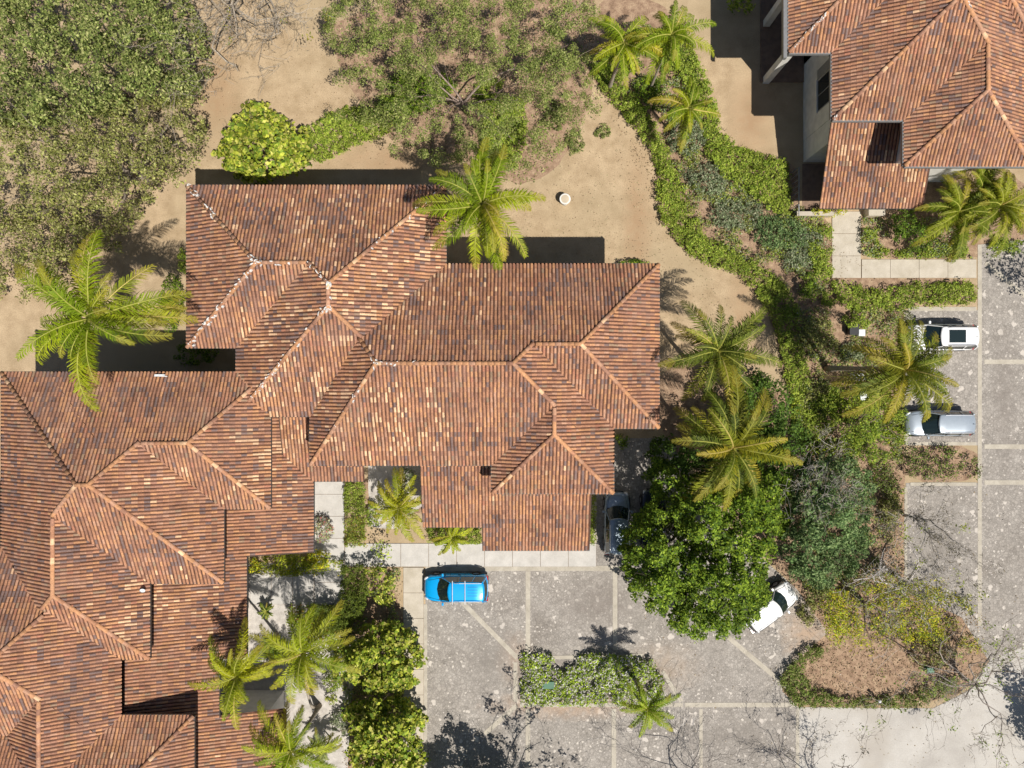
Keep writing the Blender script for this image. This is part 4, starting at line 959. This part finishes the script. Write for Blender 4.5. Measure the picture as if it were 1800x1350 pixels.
for gi, (poly, dn, gp, pl) in enumerate([
    ([(1170, 250), (1210, 230), (1262, 270), (1380, 360), (1440, 380), (1455, 540), (1400, 520), (1340, 470), (1280, 440), (1215, 360)], 70, -.08, GREY + HEDGE + OLIVE),
    ([(1400, 540), (1590, 540), (1590, 800), (1560, 1040), (1410, 1040), (1400, 700)], 60, -.12, GREY + HEDGE + OLIVE + OLIVEG),
    ([(1390, 690), (1590, 690), (1580, 800), (1440, 800), (1400, 760)], 80, -.1, HEDGE + YEL[1:3]),
    ([(1515, 380), (1640, 380), (1800, 440), (1720, 452), (1517, 452)], 50, -.1, HEDGE + GREY),
    ([(1105, 40), (1200, 60), (1230, 160), (1190, 220), (1120, 160), (1060, 110)], 60, -.1, HEDGE + GREY),
    ([(430, 990), (600, 985), (600, 1010), (430, 1010)], 60, -.15, YEL + HEDGE),
    ([(600, 1060), (700, 1000), (700, 1240), (600, 1240)], 45, -.05, HEDGE + GREY),
    ([(1440, 1030), (1700, 1050), (1740, 1150), (1640, 1120), (1450, 1110)], 45, -.05, OLIVEG + YEL)]):
    foliage(poly, 0, .45, .13, dn, pl, None, name='ground_cover', shape='flat', clump=.22, gap=gp, seed=60 + gi, edge=8, kind='stuff', jag=8)
# scattered litter and dry weeds nobody could count
def scatter(name, poly, n, size, pal, z=.03, zs=.03, seed=0, dens=-9):
    xs = [p[0] for p in poly]; ys = [p[1] for p in poly]; N = n * 4
    x = rng.uniform(min(xs), max(xs), N); y = rng.uniform(min(ys), max(ys), N); r, d = inpoly(x, y, poly); x, y = x[r][:n], y[r][:n]
    if dens > -5:
        nz = np.array([vn(a * .03, b * .03, seed) for a, b in zip(x, y)]); x, y = x[nz > dens], y[nz > dens]
    c = np.stack([(x - 900) / S, (675 - y) / S, z + rng.random(len(x)) * zs], 1)
    o = leaf_mesh(name, c, rng.normal(0, .5, (len(x), 3)) + np.array([0, 0, 1]), size, pal, None, mat=M['litter'], kind='stuff')
    return o
scatter('fallen_leaves', [(1040, 60), (1450, 400), (1590, 540), (1590, 1040), (1400, 1030), (1300, 700), (1380, 560), (1160, 380), (1040, 140)], 9000, .13, DRY + [(.22, .155, .095)], seed=1, dens=-.1)
scatter('fallen_leaves', [(1405, 1040), (1590, 1000), (1740, 1090), (1690, 1220), (1450, 1240), (1375, 1190), (1460, 1110)], 3500, .12, DRY + [(.22, .155, .095)], seed=2)
scatter('fallen_leaves', [(570, -20), (1045, -40), (1045, 150), (930, 300), (700, 260), (590, 110)], 6500, .14, DRY + [(.16, .2, .06), (.22, .155, .095)], seed=3)
scatter('fallen_leaves', [(-10, -10), (370, -10), (360, 200), (220, 430), (-10, 530)], 5000, .13, DRY + [(.22, .155, .095)], seed=4)
scatter('fallen_leaves', [(600, 990), (708, 990), (708, 1350), (600, 1350)], 1200, .12, DRY, seed=5)
scatter('fallen_leaves', [(1400, 850), (1800, 850), (1800, 1350), (1200, 1350), (1100, 1050)], 1500, .10, [(.4, .33, .22), (.25, .18, .1), (.55, .5, .42)], seed=6, dens=.05)
scatter('fallen_leaves', [(350, 0), (620, 0), (640, 220), (700, 290), (560, 300), (330, 310), (200, 440), (100, 560), (330, 300)], 900, .09, DRY + [(.22, .155, .095)], seed=8)
scatter('fallen_leaves', [(760, 300), (930, 320), (1100, 220), (1240, 470), (1370, 640), (1160, 600), (1160, 460), (930, 460)], 800, .08, DRY + [(.22, .155, .095)], seed=9)
scatter('grass_tufts', [(760, 300), (930, 320), (1100, 220), (1240, 470), (1370, 640), (1160, 600), (1160, 460), (930, 460)], 1200, .09, [(.30, .27, .14), (.36, .30, .18)], z=.02, seed=12, dens=.0)
scatter('dry_weeds', [(570, -20), (1045, -40), (1060, 200), (930, 330), (760, 300), (590, 110)], 9000, .12, OLIVEG, z=.05, zs=.3, seed=7, dens=.05)

# ------------------------------------------------------------------ palms
PG = [(.17, .25, .02), (.24, .30, .03), (.12, .19, .018)]
PY = [(.48, .44, .04), (.38, .40, .04), (.50, .38, .04)]
def palm(name, label, cx, cy, h, L, n, base=None, yel=.25, seed=0, pal=PG, trunk=.13, leafl=.60, cat='palm', group='palms in the gardens', yaz=None, coconuts=True, elev=(75, -15)):
    rr = random.Random(seed * 31 + 5)
    top = Vector(P(cx, cy, h))
    b = Vector(P(*base)) if base else Vector((top.x, top.y, 0))
    t = thing(name, label, cat, b, group=group)
    pts = []
    for i in range(9):
        f = i / 8; q = b.lerp(top, f); q.x = b.x + (top.x - b.x) * f ** 1.4; q.y = b.y + (top.y - b.y) * f ** 1.4; pts.append(q)
    mb = MB(); mb.tube(pts, [trunk * (1.45 - .6 * min(1, i / 2.5)) for i in range(9)], 8, (.30, .26, .21)); mb.build('trunk', M['bark'], t, smooth=True, colour=True)
    top_l = top
    if coconuts:
        for k in range(5):
            a = rr.uniform(0, 6.28); q = top + Vector((.22 * math.cos(a), .22 * math.sin(a), -.18))
            MB().lathe([(.02, q.z - .13), (.09, q.z - .08), (.12, q.z), (.09, q.z + .09), (.02, q.z + .13)], q.x, q.y, 8, (.20, .20, .05)).build('coconut', M['bark'], t, smooth=True, colour=True)
    n = int(n * 1.65)
    for k in range(n):
        f = k / n; az = k * 2.39996 + rr.gauss(0, .38)
        el = R(elev[0] + (elev[1] - elev[0]) * f ** .75 + rr.uniform(-6, 6)); Lf = L * rr.uniform(.68, 1.14) * (.72 + .28 * min(1, f * 2.2))
        m = 12; p = top_l + Vector((0, 0, .05)); P_ = [p.copy()]; D = []
        curl = rr.uniform(-.6, .6); e = el; a = az
        droop = rr.uniform(.055, .10) * (1.0 + .4 * (1 - f))
        for i in range(m):
            d = Vector((math.cos(e) * math.cos(a), math.cos(e) * math.sin(a), math.sin(e))); D.append(d)
            p = p + d * (Lf / m); P_.append(p.copy()); e -= droop * (.6 + i * .10) * (1.15 if e > -1.0 else 0); a += curl / m
        D.append(D[-1])
        yy = yel * (1.7 if (yaz is not None and math.cos(az - yaz) > .3) else .7) + (.35 if f > .8 else 0)
        old = rr.random() < yy; dead = coconuts and f > .93
        V = []; F = []; Cl = []
        base_c = np.array(rr.choice(pal)) * rr.uniform(.8, 1.25) * 1.12 * np.array((1.12, 1.02, .45))
        if old: base_c = base_c * .45 + np.array(rr.choice(PY)) * .55
        if dead: base_c = np.array((.34, .24, .13)) * rr.uniform(.8, 1.2)
        # rachis: three sided, tapered
        side0 = None
        for i, q in enumerate(P_):
            d = D[min(i, m)]; s_ = d.cross(Vector((0, 0, 1)));
            s_ = s_.normalized() if s_.length > 1e-3 else Vector((1, 0, 0)); u = s_.cross(d).normalized()
            r_ = .05 * (1 - .8 * i / m)
            V += [q + s_ * r_, q + u * r_, q - s_ * r_]; rc = np.array((.46, .46, .10)) if not old else np.array((.62, .50, .16))
            Cl += [rc] * 3
            if i:
                n0 = (i - 1) * 3; n1 = i * 3
                F += [[n0, n0 + 1, n1 + 1, n1], [n0 + 1, n0 + 2, n1 + 2, n1 + 1], [n0 + 2, n0, n1, n1 + 2]]
        nl = int(22 + 10 * Lf)
        tipy = rr.random() < .35 + yy
        for j in range(nl):
            s_t = .10 + .89 * (j + rr.uniform(-.2, .2)) / nl; fi = s_t * m; i0 = min(int(fi), m - 1); q = P_[i0].lerp(P_[i0 + 1], fi - i0); d = D[i0]
            sd_ = d.cross(Vector((0, 0, 1))); sd_ = sd_.normalized() if sd_.length > 1e-3 else Vector((1, 0, 0)); u = sd_.cross(d).normalized()
            ll = leafl * Lf / 4.5 * (math.sin(math.pi * min(1, .10 + .86 * s_t) ** .75) ** .6) * 1.55 * rr.uniform(.85, 1.1)
            for sg in (-1, 1):
                fw = .45 + .75 * s_t
                dv = (sd_ * sg + d * fw + u * (.10 - .1 * s_t) + Vector((rr.gauss(0, .17), rr.gauss(0, .17), rr.gauss(0, .15)))).normalized()
                p1 = q + dv * ll * .5; dv2 = (dv + Vector((0, 0, -.95 - .9 * rr.random()))).normalized(); p2 = p1 + dv2 * ll * .5
                wv = d * (.027 + .007 * Lf / 4.5)
                n0 = len(V); V += [q - wv * .6, q + wv * .6, p1 + wv * .75, p1 - wv * .75, p2]
                F += [[n0, n0 + 1, n0 + 2, n0 + 3], [n0 + 3, n0 + 2, n0 + 4]]
                c_ = base_c * rr.uniform(.7, 1.3)
                if tipy and s_t > .7: c_ = c_ * .45 + np.array((.42, .33, .05)) * .55
                tip = c_ * 1.0 if not (old and rr.random() < .3) else np.array((.38, .27, .12))
                Cl += [c_ * .92] * 2 + [c_] * 2 + [tip]
        obj('frond', V, F, M['frond'], t, col=np.array(Cl))
    return t
GP = 'coconut palms'
palm('palm_tree', 'tall coconut palm with yellowing tips at the left, over the gap between two roofs', 160, 560, 11.5, 5.2, 19, base=(225, 585), yel=.25, seed=1, yaz=-.4)
palm('palm_tree', 'green coconut palm overhanging the upper edge of the middle roof', 848, 360, 10.0, 4.3, 20, yel=.12, seed=2, yaz=-1)
palm('palm_tree', 'dark feathery palm at the right edge of the middle roof, upper of the close pair', 1262, 617, 8.0, 3.9, 19, yel=.05, seed=3, pal=[(.105, .145, .035), (.15, .185, .05), (.075, .11, .028)])
palm('palm_tree', 'large palm above the dense dark trees, lower of the close pair', 1288, 787, 9.0, 4.6, 21, yel=.25, seed=4, pal=[(.10, .14, .022), (.17, .19, .025), (.075, .11, .02)], yaz=3.3)
palm('palm_tree', 'palm with fronds spread over the parked white car on the right', 1590, 650, 8.6, 4.3, 21, base=(1453, 648), yel=.15, seed=5, pal=[(.095, .135, .025), (.14, .175, .03), (.18, .20, .035)], yaz=-1.4, trunk=.17)
palm('palm_tree', 'glossy palm at the top edge, left one of the two above the winding bed', 1097, 77, 6.5, 2.9, 13, yel=.2, seed=6, coconuts=False)
palm('palm_tree', 'glossy palm at the top edge with a visible thin trunk, right one of two', 1180, 62, 7.0, 3.1, 13, base=(1141, 160), yel=.2, seed=7, coconuts=False, trunk=.09)
palm('palm_tree', 'small palm growing from the broad hedge beside the terrace lawn', 1211, 191, 4.5, 2.6, 10, yel=.35, seed=8, coconuts=False, trunk=.08)
palm('palm_tree', 'bright yellow-green young palm in the front garden between the two lean-to roofs', 700, 893, 3.6, 2.7, 16, yel=.35, seed=9, pal=[(.30, .34, .03), (.24, .31, .03)], coconuts=False)
palm('palm_tree', 'yellow-green palm leaning over the lower lean-to roof at bottom left', 416, 1188, 7.0, 3.2, 15, yel=.2, seed=10, pal=[(.26, .32, .03), (.30, .34, .03), (.20, .26, .03)], coconuts=False, trunk=.1)
palm('palm_tree', 'yellow-green palm over the white gravel yard, right of the one on the lean-to', 533, 1147, 7.0, 3.6, 15, base=(556, 1243), yel=.15, seed=11, pal=[(.22, .29, .03), (.26, .31, .035), (.17, .24, .03)], coconuts=False, trunk=.1)
palm('palm_tree', 'palm at the bottom edge on a curved trunk beside the lower lean-to', 512, 1320, 6.3, 3.5, 14, base=(562, 1240), yel=.1, seed=12, coconuts=False, trunk=.13)
palm('palm_tree', 'small palm leaning out of the car park island with its shadow on the planting', 1137, 1244, 4.8, 2.4, 12, base=(1113, 1188), yel=.1, seed=13, pal=[(.15, .24, .03), (.20, .29, .04)], coconuts=False, trunk=.1)
palm('palm_tree', 'slim drooping palm in front of the clipped hedge left of the garage', 795, 945, 2.6, 1.6, 10, yel=.1, seed=14, pal=[(.24, .32, .03), (.30, .36, .04)], coconuts=False, trunk=.05)
palm('palm_tree', 'small silvery-blue fan palm in the gravel yard near the bottom edge', 570, 1318, 1.6, 1.7, 10, yel=0, seed=15, pal=[(.22, .28, .22), (.28, .34, .28)], coconuts=False, trunk=.06)
palm('cycad', 'small dark spiky cycad in the gravel beside the lean-to', 468, 1074, .7, .8, 14, yel=0, seed=16, pal=[(.05, .11, .03), (.07, .14, .03)], coconuts=False, trunk=.08, elev=(60, 0))
palm('palm_tree', 'arching areca palm clump beside the right end of the tiled lean-to', 1685, 372, 3.4, 3.3, 20, yel=.2, seed=17, pal=[(.12, .17, .025), (.19, .24, .03)], coconuts=False, trunk=.06)
palm('palm_tree', 'areca palm clump at the right edge below the top right roof', 1757, 362, 3.8, 3.4, 20, yel=.3, seed=18, pal=[(.13, .18, .025), (.20, .24, .03)], coconuts=False, trunk=.06)
palm('palm_tree', 'low palm tuft below the eave of the top right roof between the areca clumps', 1722, 335, 3.0, 3.0, 16, yel=.1, seed=19, pal=[(.12, .18, .03), (.18, .24, .03)], coconuts=False, trunk=.06)

# ------------------------------------------------------------------ cars
M['tyre'] = flat('tyre_rubber', (.02, .02, .02), .9)
M['rim'] = flat('alloy_rim', (.5, .5, .52), .35, metal=.8)
M['trim'] = flat('black_trim', (.02, .02, .022), .5)
M['chrome'] = flat('bright_rail', (.75, .75, .77), .3, metal=.7)
M['lampw'] = flat('headlight_glass', (.55, .58, .6), .1, spec=.8)
M['lampr'] = flat('taillight_glass', (.35, .02, .02), .15, spec=.7)
M['plate'] = flat('number_plate', (.7, .7, .7), .5)
M['cglass'] = flat('car_glass', (.012, .022, .022), .06, spec=.8, grain=.02)
def car(label, loc, rz, L, W, Hh, paint, rails=None, crossbars=False, sunroof=False, group='parked cars', hood=.27, name='car', rear_cut=.04, suv=True):
    """front towards +x in local space"""
    t = thing(name, label, 'car', (loc[0], loc[1], 0.03), rz, group=group)
    hw = W / 2; x0, x1 = -L / 2, L / 2
    belt = Hh * .56; hz = Hh * .56; hoodend = x1 - L * hood
    # body loft
    st = [(x0, .80, .36, .60), (x0 + .05, .90, .26, belt * .93), (x0 + .22, .97, .20, belt), (x0 + L * .25, 1.0, .18, belt), (0, 1.0, .18, belt), (hoodend - .25, 1.0, .18, belt * 1.0),
          (hoodend + .08, .985, .18, belt * 1.0), (hoodend + L * hood * .45, .965, .19, belt * .96), (x1 - .38, .90, .21, belt * .90), (x1 - .16, .76, .24, belt * .78), (x1 - .02, .52, .30, belt * .58)]
    V = []; F = []
    for x, wf, zb, zt in st:
        w = hw * wf; zm = zb + (zt - zb) * .45
        ring = [(0, zb), (w * .86, zb), (w * .985, zb + .10), (w, zm), (w * .985, zt - .14), (w * .93, zt - .04), (w * .80, zt + .0), (w * .40, zt + .03), (0, zt + .035)]
        full = ring + [(-a, b) for a, b in ring[-2:0:-1]]
        V += [(x, a, b) for a, b in full]
    n = 16
    for i in range(len(st) - 1):
        for j in range(n):
            k = (j + 1) % n; F.append([i * n + j, (i + 1) * n + j, (i + 1) * n + k, i * n + k])
    F.append(list(range(n))); F.append([(len(st) - 1) * n + j for j in range(n)][::-1])
    body = obj('body', V, F, paint, t, smooth=True, local=True)
    md = body.modifiers.new('smooth', 'SUBSURF'); md.levels = 1; md.render_levels = 2
    # shut lines of the bonnet and doors
    for s_ in (-1, 1):
        MB().tube([(hoodend + .10, s_ * hw * .80, belt + .012), (x1 - .34, s_ * hw * .62, belt * .93)], .009, 4).build('bonnet_seam', M['trim'], t, local=True)
        for xd in (-.62, .38): MB().tube([(xd, s_ * (hw + .002), .32), (xd, s_ * (hw - .004), belt - .10)], .009, 4).build('door_seam', M['trim'], t, local=True)
    # greenhouse
    gx = [x0 + .14, x0 + .34, x0 + L * .22, 0.0, hoodend - L * .155, hoodend + .02]
    rt = [0, 1, 1, 1, 1, 0]
    wb = hw * .90; wr = hw * .70; zr = Hh - .115
    V = []; F = []
    for gi_, (x, r_) in enumerate(zip(gx, rt)):
        bow = {4: .10, 5: .24, 0: -.10, 1: -.05}.get(gi_, 0)
        zt = belt + .02 + (zr - belt) * r_
        wt = wb + (wr - wb) * r_ * 1.0
        if r_ == 0: wt = wb * .90
        V += [(x, -wb * (1 if r_ else .92), belt - .04), (x, -wt, zt - .05 * r_), (x + bow * .75, -wt * .5, zt + .0), (x + bow, 0, zt + .012), (x + bow * .75, wt * .5, zt), (x, wt, zt - .05 * r_), (x, wb * (1 if r_ else .92), belt - .04)]
    for i in range(len(gx) - 1):
        for j in range(6): F.append([i * 7 + j, i * 7 + j + 1, (i + 1) * 7 + j + 1, (i + 1) * 7 + j])
    F += [[0, 1, 2, 3, 4, 5, 6][::-1], [35 + j for j in range(7)]]
    obj('windows', V, F, M['cglass'], t, smooth=False, local=True)
    # roof panel: slightly crowned sheet with thickness
    V = []; F = []; xs = [x0 + .26, x0 + .36, x0 + L * .22, 0.0, hoodend - L * .165, hoodend - L * .145]; nx = len(xs)
    for x, cw in zip(xs, (.86, .98, 1.03, 1.04, 1.0, .93)):
        for s_ in (-1, -.86, -.5, 0, .5, .86, 1):
            zz = Hh - .035 - .045 * abs(s_) ** 3 - (.05 if x == xs[0] else .015 if x == xs[-1] else 0)
            V.append((x + {nx - 1: .13, nx - 2: .11, 0: -.06}.get(xs.index(x), 0) * (1 - s_ * s_), s_ * wr * cw, zz))
    m7 = len(V); V += [(a, b, c - .05) for a, b, c in V]
    for i in range(nx - 1):
        for j in range(6):
            a = i * 7 + j; F += [[a, a + 7, a + 8, a + 1], [m7 + a, m7 + a + 1, m7 + a + 8, m7 + a + 7]]
    bd = [j for j in range(7)] + [i * 7 + 6 for i in range(1, nx)] + [(nx - 1) * 7 + j for j in range(5, -1, -1)] + [i * 7 for i in range(nx - 2, 0, -1)]
    for i in range(len(bd)): a, b = bd[i], bd[(i + 1) % len(bd)]; F.append([a, b, m7 + b, m7 + a])
    rp = obj('roof_panel', V, F, paint, t, smooth=True, local=True)
    if sunroof:
        MB().box(-L * .25, -wr * .66, Hh - .04, -L * .01, wr * .66, Hh - .016).build('sunroof', M['cglass'], t, local=True)
    for s_ in (-1, 1):
        for xa, za, xb, zb, th in ((hoodend + .0, belt, hoodend - L * .15, Hh - .07, .035), (x0 + L * .42, belt, x0 + L * .43, Hh - .08, .03), (x0 + L * .20, belt, x0 + L * .24, Hh - .08, .04), (x0 + .12, belt, x0 + .33, Hh - .08, .06)):
            MB().tube([(xa, s_ * (wb + .008), za), (xb, s_ * (wr + .012), zb)], th, 4).build('pillar', paint, t, local=True)
        if rails:
            MB().tube([(x0 + .42, s_ * wr * .93, Hh - .02), (x0 + .55, s_ * wr * .95, Hh + .045), (hoodend - L * .30, s_ * wr * .95, Hh + .045), (hoodend - L * .22, s_ * wr * .93, Hh - .02)], .022, 6).build('roof_rail', rails, t, local=True)
        # mirrors
        mx = hoodend - .14
        mr = MB().box(mx - .07, s_ * (hw * .97), belt + .02, mx + .07, s_ * (hw * .97 + .20), belt + .17).build('mirror', paint, t, local=True)
        md = mr.modifiers.new('b', 'BEVEL'); md.width = .03; md.segments = 2
        hl = MB().tube([(x1 - .30, s_ * hw * .84, belt * .80), (x1 - .16, s_ * hw * .76, belt * .74), (x1 - .05, s_ * hw * .60, belt * .63)], [.05, .085, .06], 6).build('headlight', M['lampw'], t, smooth=True, local=True)
        MB().box(x0 - .006, s_ * hw * .62, belt * .60, x0 + .16, s_ * hw * .93, belt * .86).build('taillight', M['lampr'], t, local=True)
        for xd in (-.25, .75):
            MB().box(xd - .09, s_ * (hw - .005), belt - .2, xd + .09, s_ * (hw + .025), belt - .165).build('door_handle', M['trim'], t, local=True)
    for xw in (x0 + L * .19, x1 - L * .19):
        for s_ in (-1, 1):
            r_ = .35; y_ = s_ * (hw - .10)
            V = []; F = []; prof = [(.20, .02), (r_ - .03, .0), (r_, .04), (r_, .18), (r_ - .03, .21), (.2, .2)]
            for rr_, yy in prof:
                for j in range(18):
                    a = 2 * math.pi * j / 18; V.append((xw + rr_ * math.cos(a), y_ - .105 + yy, .32 + rr_ * math.sin(a)))
            for i in range(5):
                for j in range(18): k = (j + 1) % 18; F.append([i * 18 + j, i * 18 + k, (i + 1) * 18 + k, (i + 1) * 18 + j])
            wh = obj('wheel', V, F, M['tyre'], t, smooth=True, local=True)
            mb = MB(); mb.tube([(xw, y_ - .07, .32), (xw, y_ + .09, .32)], .21, 14); mb.build('rim', M['rim'], wh, local=True)
            MB().tube([(xw + .42 * math.cos(a), s_ * (hw - .012), .30 + .42 * math.sin(a)) for a in [math.pi * q / 8 for q in range(9)]], .03, 4).build('wheel_arch', M['trim'], t, local=True)
    MB().box(x1 - .06, -hw * .5, .30, x1 + .02, hw * .5, belt * .52).build('grille', M['trim'], t, local=True)
    MB().box(x0 - .03, -hw * .78, .28, x0 + .1, hw * .78, .46).build('bumper', M['trim'] if suv else paint, t, local=True)
    MB().box(x0 - .02, -.26, .58, x0 + .01, .26, .70).build('number_plate', M['plate'], t, local=True)
    MB().tube([(hoodend + .06, -hw * .5, belt + .03), (hoodend - .25, hw * .1, belt + .22)], .012, 4).build('wiper', M['trim'], t, local=True)
    MB().box(hoodend + .03, -hw * .8, belt + .0, hoodend + .10, hw * .8, belt + .036).build('cowl', M['trim'], t, local=True)
    MB().tube([(x0 + .45, 0, Hh - .02), (x0 + .34, 0, Hh + .05)], [.02, .008], 5).build('aerial', M['trim'], t, local=True)
    return t
def paint(name, col, metal=.15): return flat(name, col, .28, metal=metal, spec=.5, coat=.6, grain=.03)
cB = car('bright blue car with white roof rails and two crossbars, parked by the grey walkway', G(-97, 353), math.pi, 4.45, 1.86, 1.75, paint('blue_paint', (.0, .34, .74)), rails=M['chrome'], crossbars=True)
for xx in (.15, -.70):
    MB().tube([(xx, -.80, 1.80), (xx, .80, 1.80)], .028, 6).build('crossbar', M['chrome'], cB, local=True)
for k in range(4):
    MB().box(-1.55, -.36 + k * .2, 1.70, -.85, -.345 + k * .2, 1.722).build('roof_rib', M['trim'], cB, local=True)
car('white car with a dark sunroof half hidden beneath palm fronds', G(741, -81), math.pi, 4.65, 1.86, 1.68, paint('white_paint', (.78, .78, .78), 0), rails=M['trim'], sunroof=True)
car('silver-grey car parked alone below the frond-covered white car', G(738, 68), math.pi, 4.5, 1.80, 1.62, paint('silver_paint', (.36, .41, .46), .35), rails=M['chrome'])
car('white car parked at an angle beside the huge dark tree', G(446, 385), R(36), 4.1, 1.75, 1.55, paint('white_gloss_paint', (.80, .80, .80), 0), rails=M['trim'])
car('blue-grey car beside the garage wall, partly under the huge tree', G(182, 241), R(90), 4.35, 1.80, 1.55, paint('bluegrey_paint', (.27, .33, .39), .35), rails=M['chrome'])
car('dark car in deep shade under the huge tree, right of the blue-grey car', G(246, 236), R(90), 4.3, 1.78, 1.5, paint('dark_paint', (.02, .03, .05), .3))

# ------------------------------------------------------------------ small things
x, y, _ = P(992, 354)
b = thing('round_bin', 'round white tub with a beige lid standing alone on the dry lawn', 'bin', (x, y, 0))
MB().lathe([(.30, 0), (.33, .3), (.37, .62), (.39, .66), (.36, .67), (.30, .66)], x, y, 24).build('tub', M['stucco'], b, smooth=True)
MB().lathe([(.29, .60), (.28, .675), (.10, .69), (.02, .69)], x, y, 20).build('lid', M['cream'], b)
def boxthing(name, label, cat, px, py, w, d, h, mat, lid=None, rz=0):
    t = thing(name, label, cat, P(px, py), rz)
    o = MB().box(-w / 2, -d / 2, 0, w / 2, d / 2, h).build('cabinet', mat, t, local=True)
    md = o.modifiers.new('b', 'BEVEL'); md.width = .02; md.segments = 2
    o = MB().box(-w / 2 - .03, -d / 2 - .03, h + .001, w / 2 + .03, d / 2 + .03, h + .05).build('lid', lid or mat, t, local=True)
    md = o.modifiers.new('b', 'BEVEL'); md.width = .015; md.segments = 2
M['util'] = flat('pale_plastic', (.6, .62, .63), .6); M['utilg'] = flat('green_plastic', (.03, .12, .06), .5); M['utild'] = flat('grey_metal', (.2, .21, .22), .5)
boxthing('utility_box', 'pale utility box in the bed beneath the fronds of the right palm', 'utility box', 1511, 694, .5, .65, .6, M['util'], rz=.1)
boxthing('utility_box', 'low grey utility box pair member left, above the pale box', 'utility box', 1494, 662, .4, .5, .45, M['utild'])
boxthing('utility_box', 'long grey utility box directly above the pale box', 'utility box', 1509, 663, .85, .45, .5, M['utild'], lid=M['util'])
boxthing('utility_box', 'dark square box with a pale unit beside the bright shrub', 'utility box', 1494, 580, .6, .7, .6, M['trim'], lid=M['trim'])
boxthing('utility_box', 'small white box right of the dark square box', 'utility box', 1507, 586, .4, .4, .6, M['util'])
boxthing('utility_box', 'green plastic cover among the variegated island planting', 'utility box', 963, 1198, .75, .45, .58, M['utilg'])
boxthing('utility_box', 'small dark green cover in the reddish soil of the lower right bed', 'utility box', 1630, 1175, .45, .35, .35, M['utilg'])
x, y, _ = P(1535, 1223)
b = thing('garden_light', 'small white garden lamp in the crescent hedge at the lower right bed', 'lamp', (x, y, 0))
MB().tube([(x, y, 0), (x, y, .75)], .025, 6).build('post', M['utild'], b)
MB().lathe([(.03, .75), (.10, .78), (.11, .88), (.03, .94)], x, y, 12).build('lamp_shade', M['util'], b, smooth=True)
x, y, _ = P(558, 892)
b = thing('wall_lamp', 'black lantern on a short bracket at the lean-to eave over the grey path', 'lamp', (x, y, 0))
MB().tube([(x - .35, y, 2.2), (x, y, 2.2)], .02, 5).build('bracket', M['trim'], b)
MB().lathe([(.03, 1.95), (.10, 2.0), (.11, 2.18), (.03, 2.26)], x, y, 8).build('lantern', M['trim'], b)
# dish on the lower roof edge of house B
p = P(256, 1034, 6.6)
t = thing('satellite_dish', 'small white satellite dish at the roof edge of the bottom left house', 'dish', p)
MB().tube([(0, 0, 0), (0, 0, .35)], .02, 6).build('mast', M['utild'], t, local=True)
o = MB().lathe([(.02, .02), (.15, .04), (.26, .10), (.27, .11), (.14, .055)], 0, 0, 16).build('dish', M['util'], t, smooth=True, local=True); o.scale = (.6, .6, .6); o.location = (0, 0, .33); o.rotation_euler = (R(35), 0, R(20))
p = P(283, 658, 6.65)
t = thing('roof_unit', 'white bracket and pipe unit on the eave beneath the tall left palm', 'roof unit', p)
MB().box(-.3, -.08, .0, .3, .0, .18).build('bracket', M['util'], t, local=True)
MB().tube([(-.35, -.1, .12), (.45, -.12, .14)], .03, 6).build('pipe', M['util'], t, local=True)
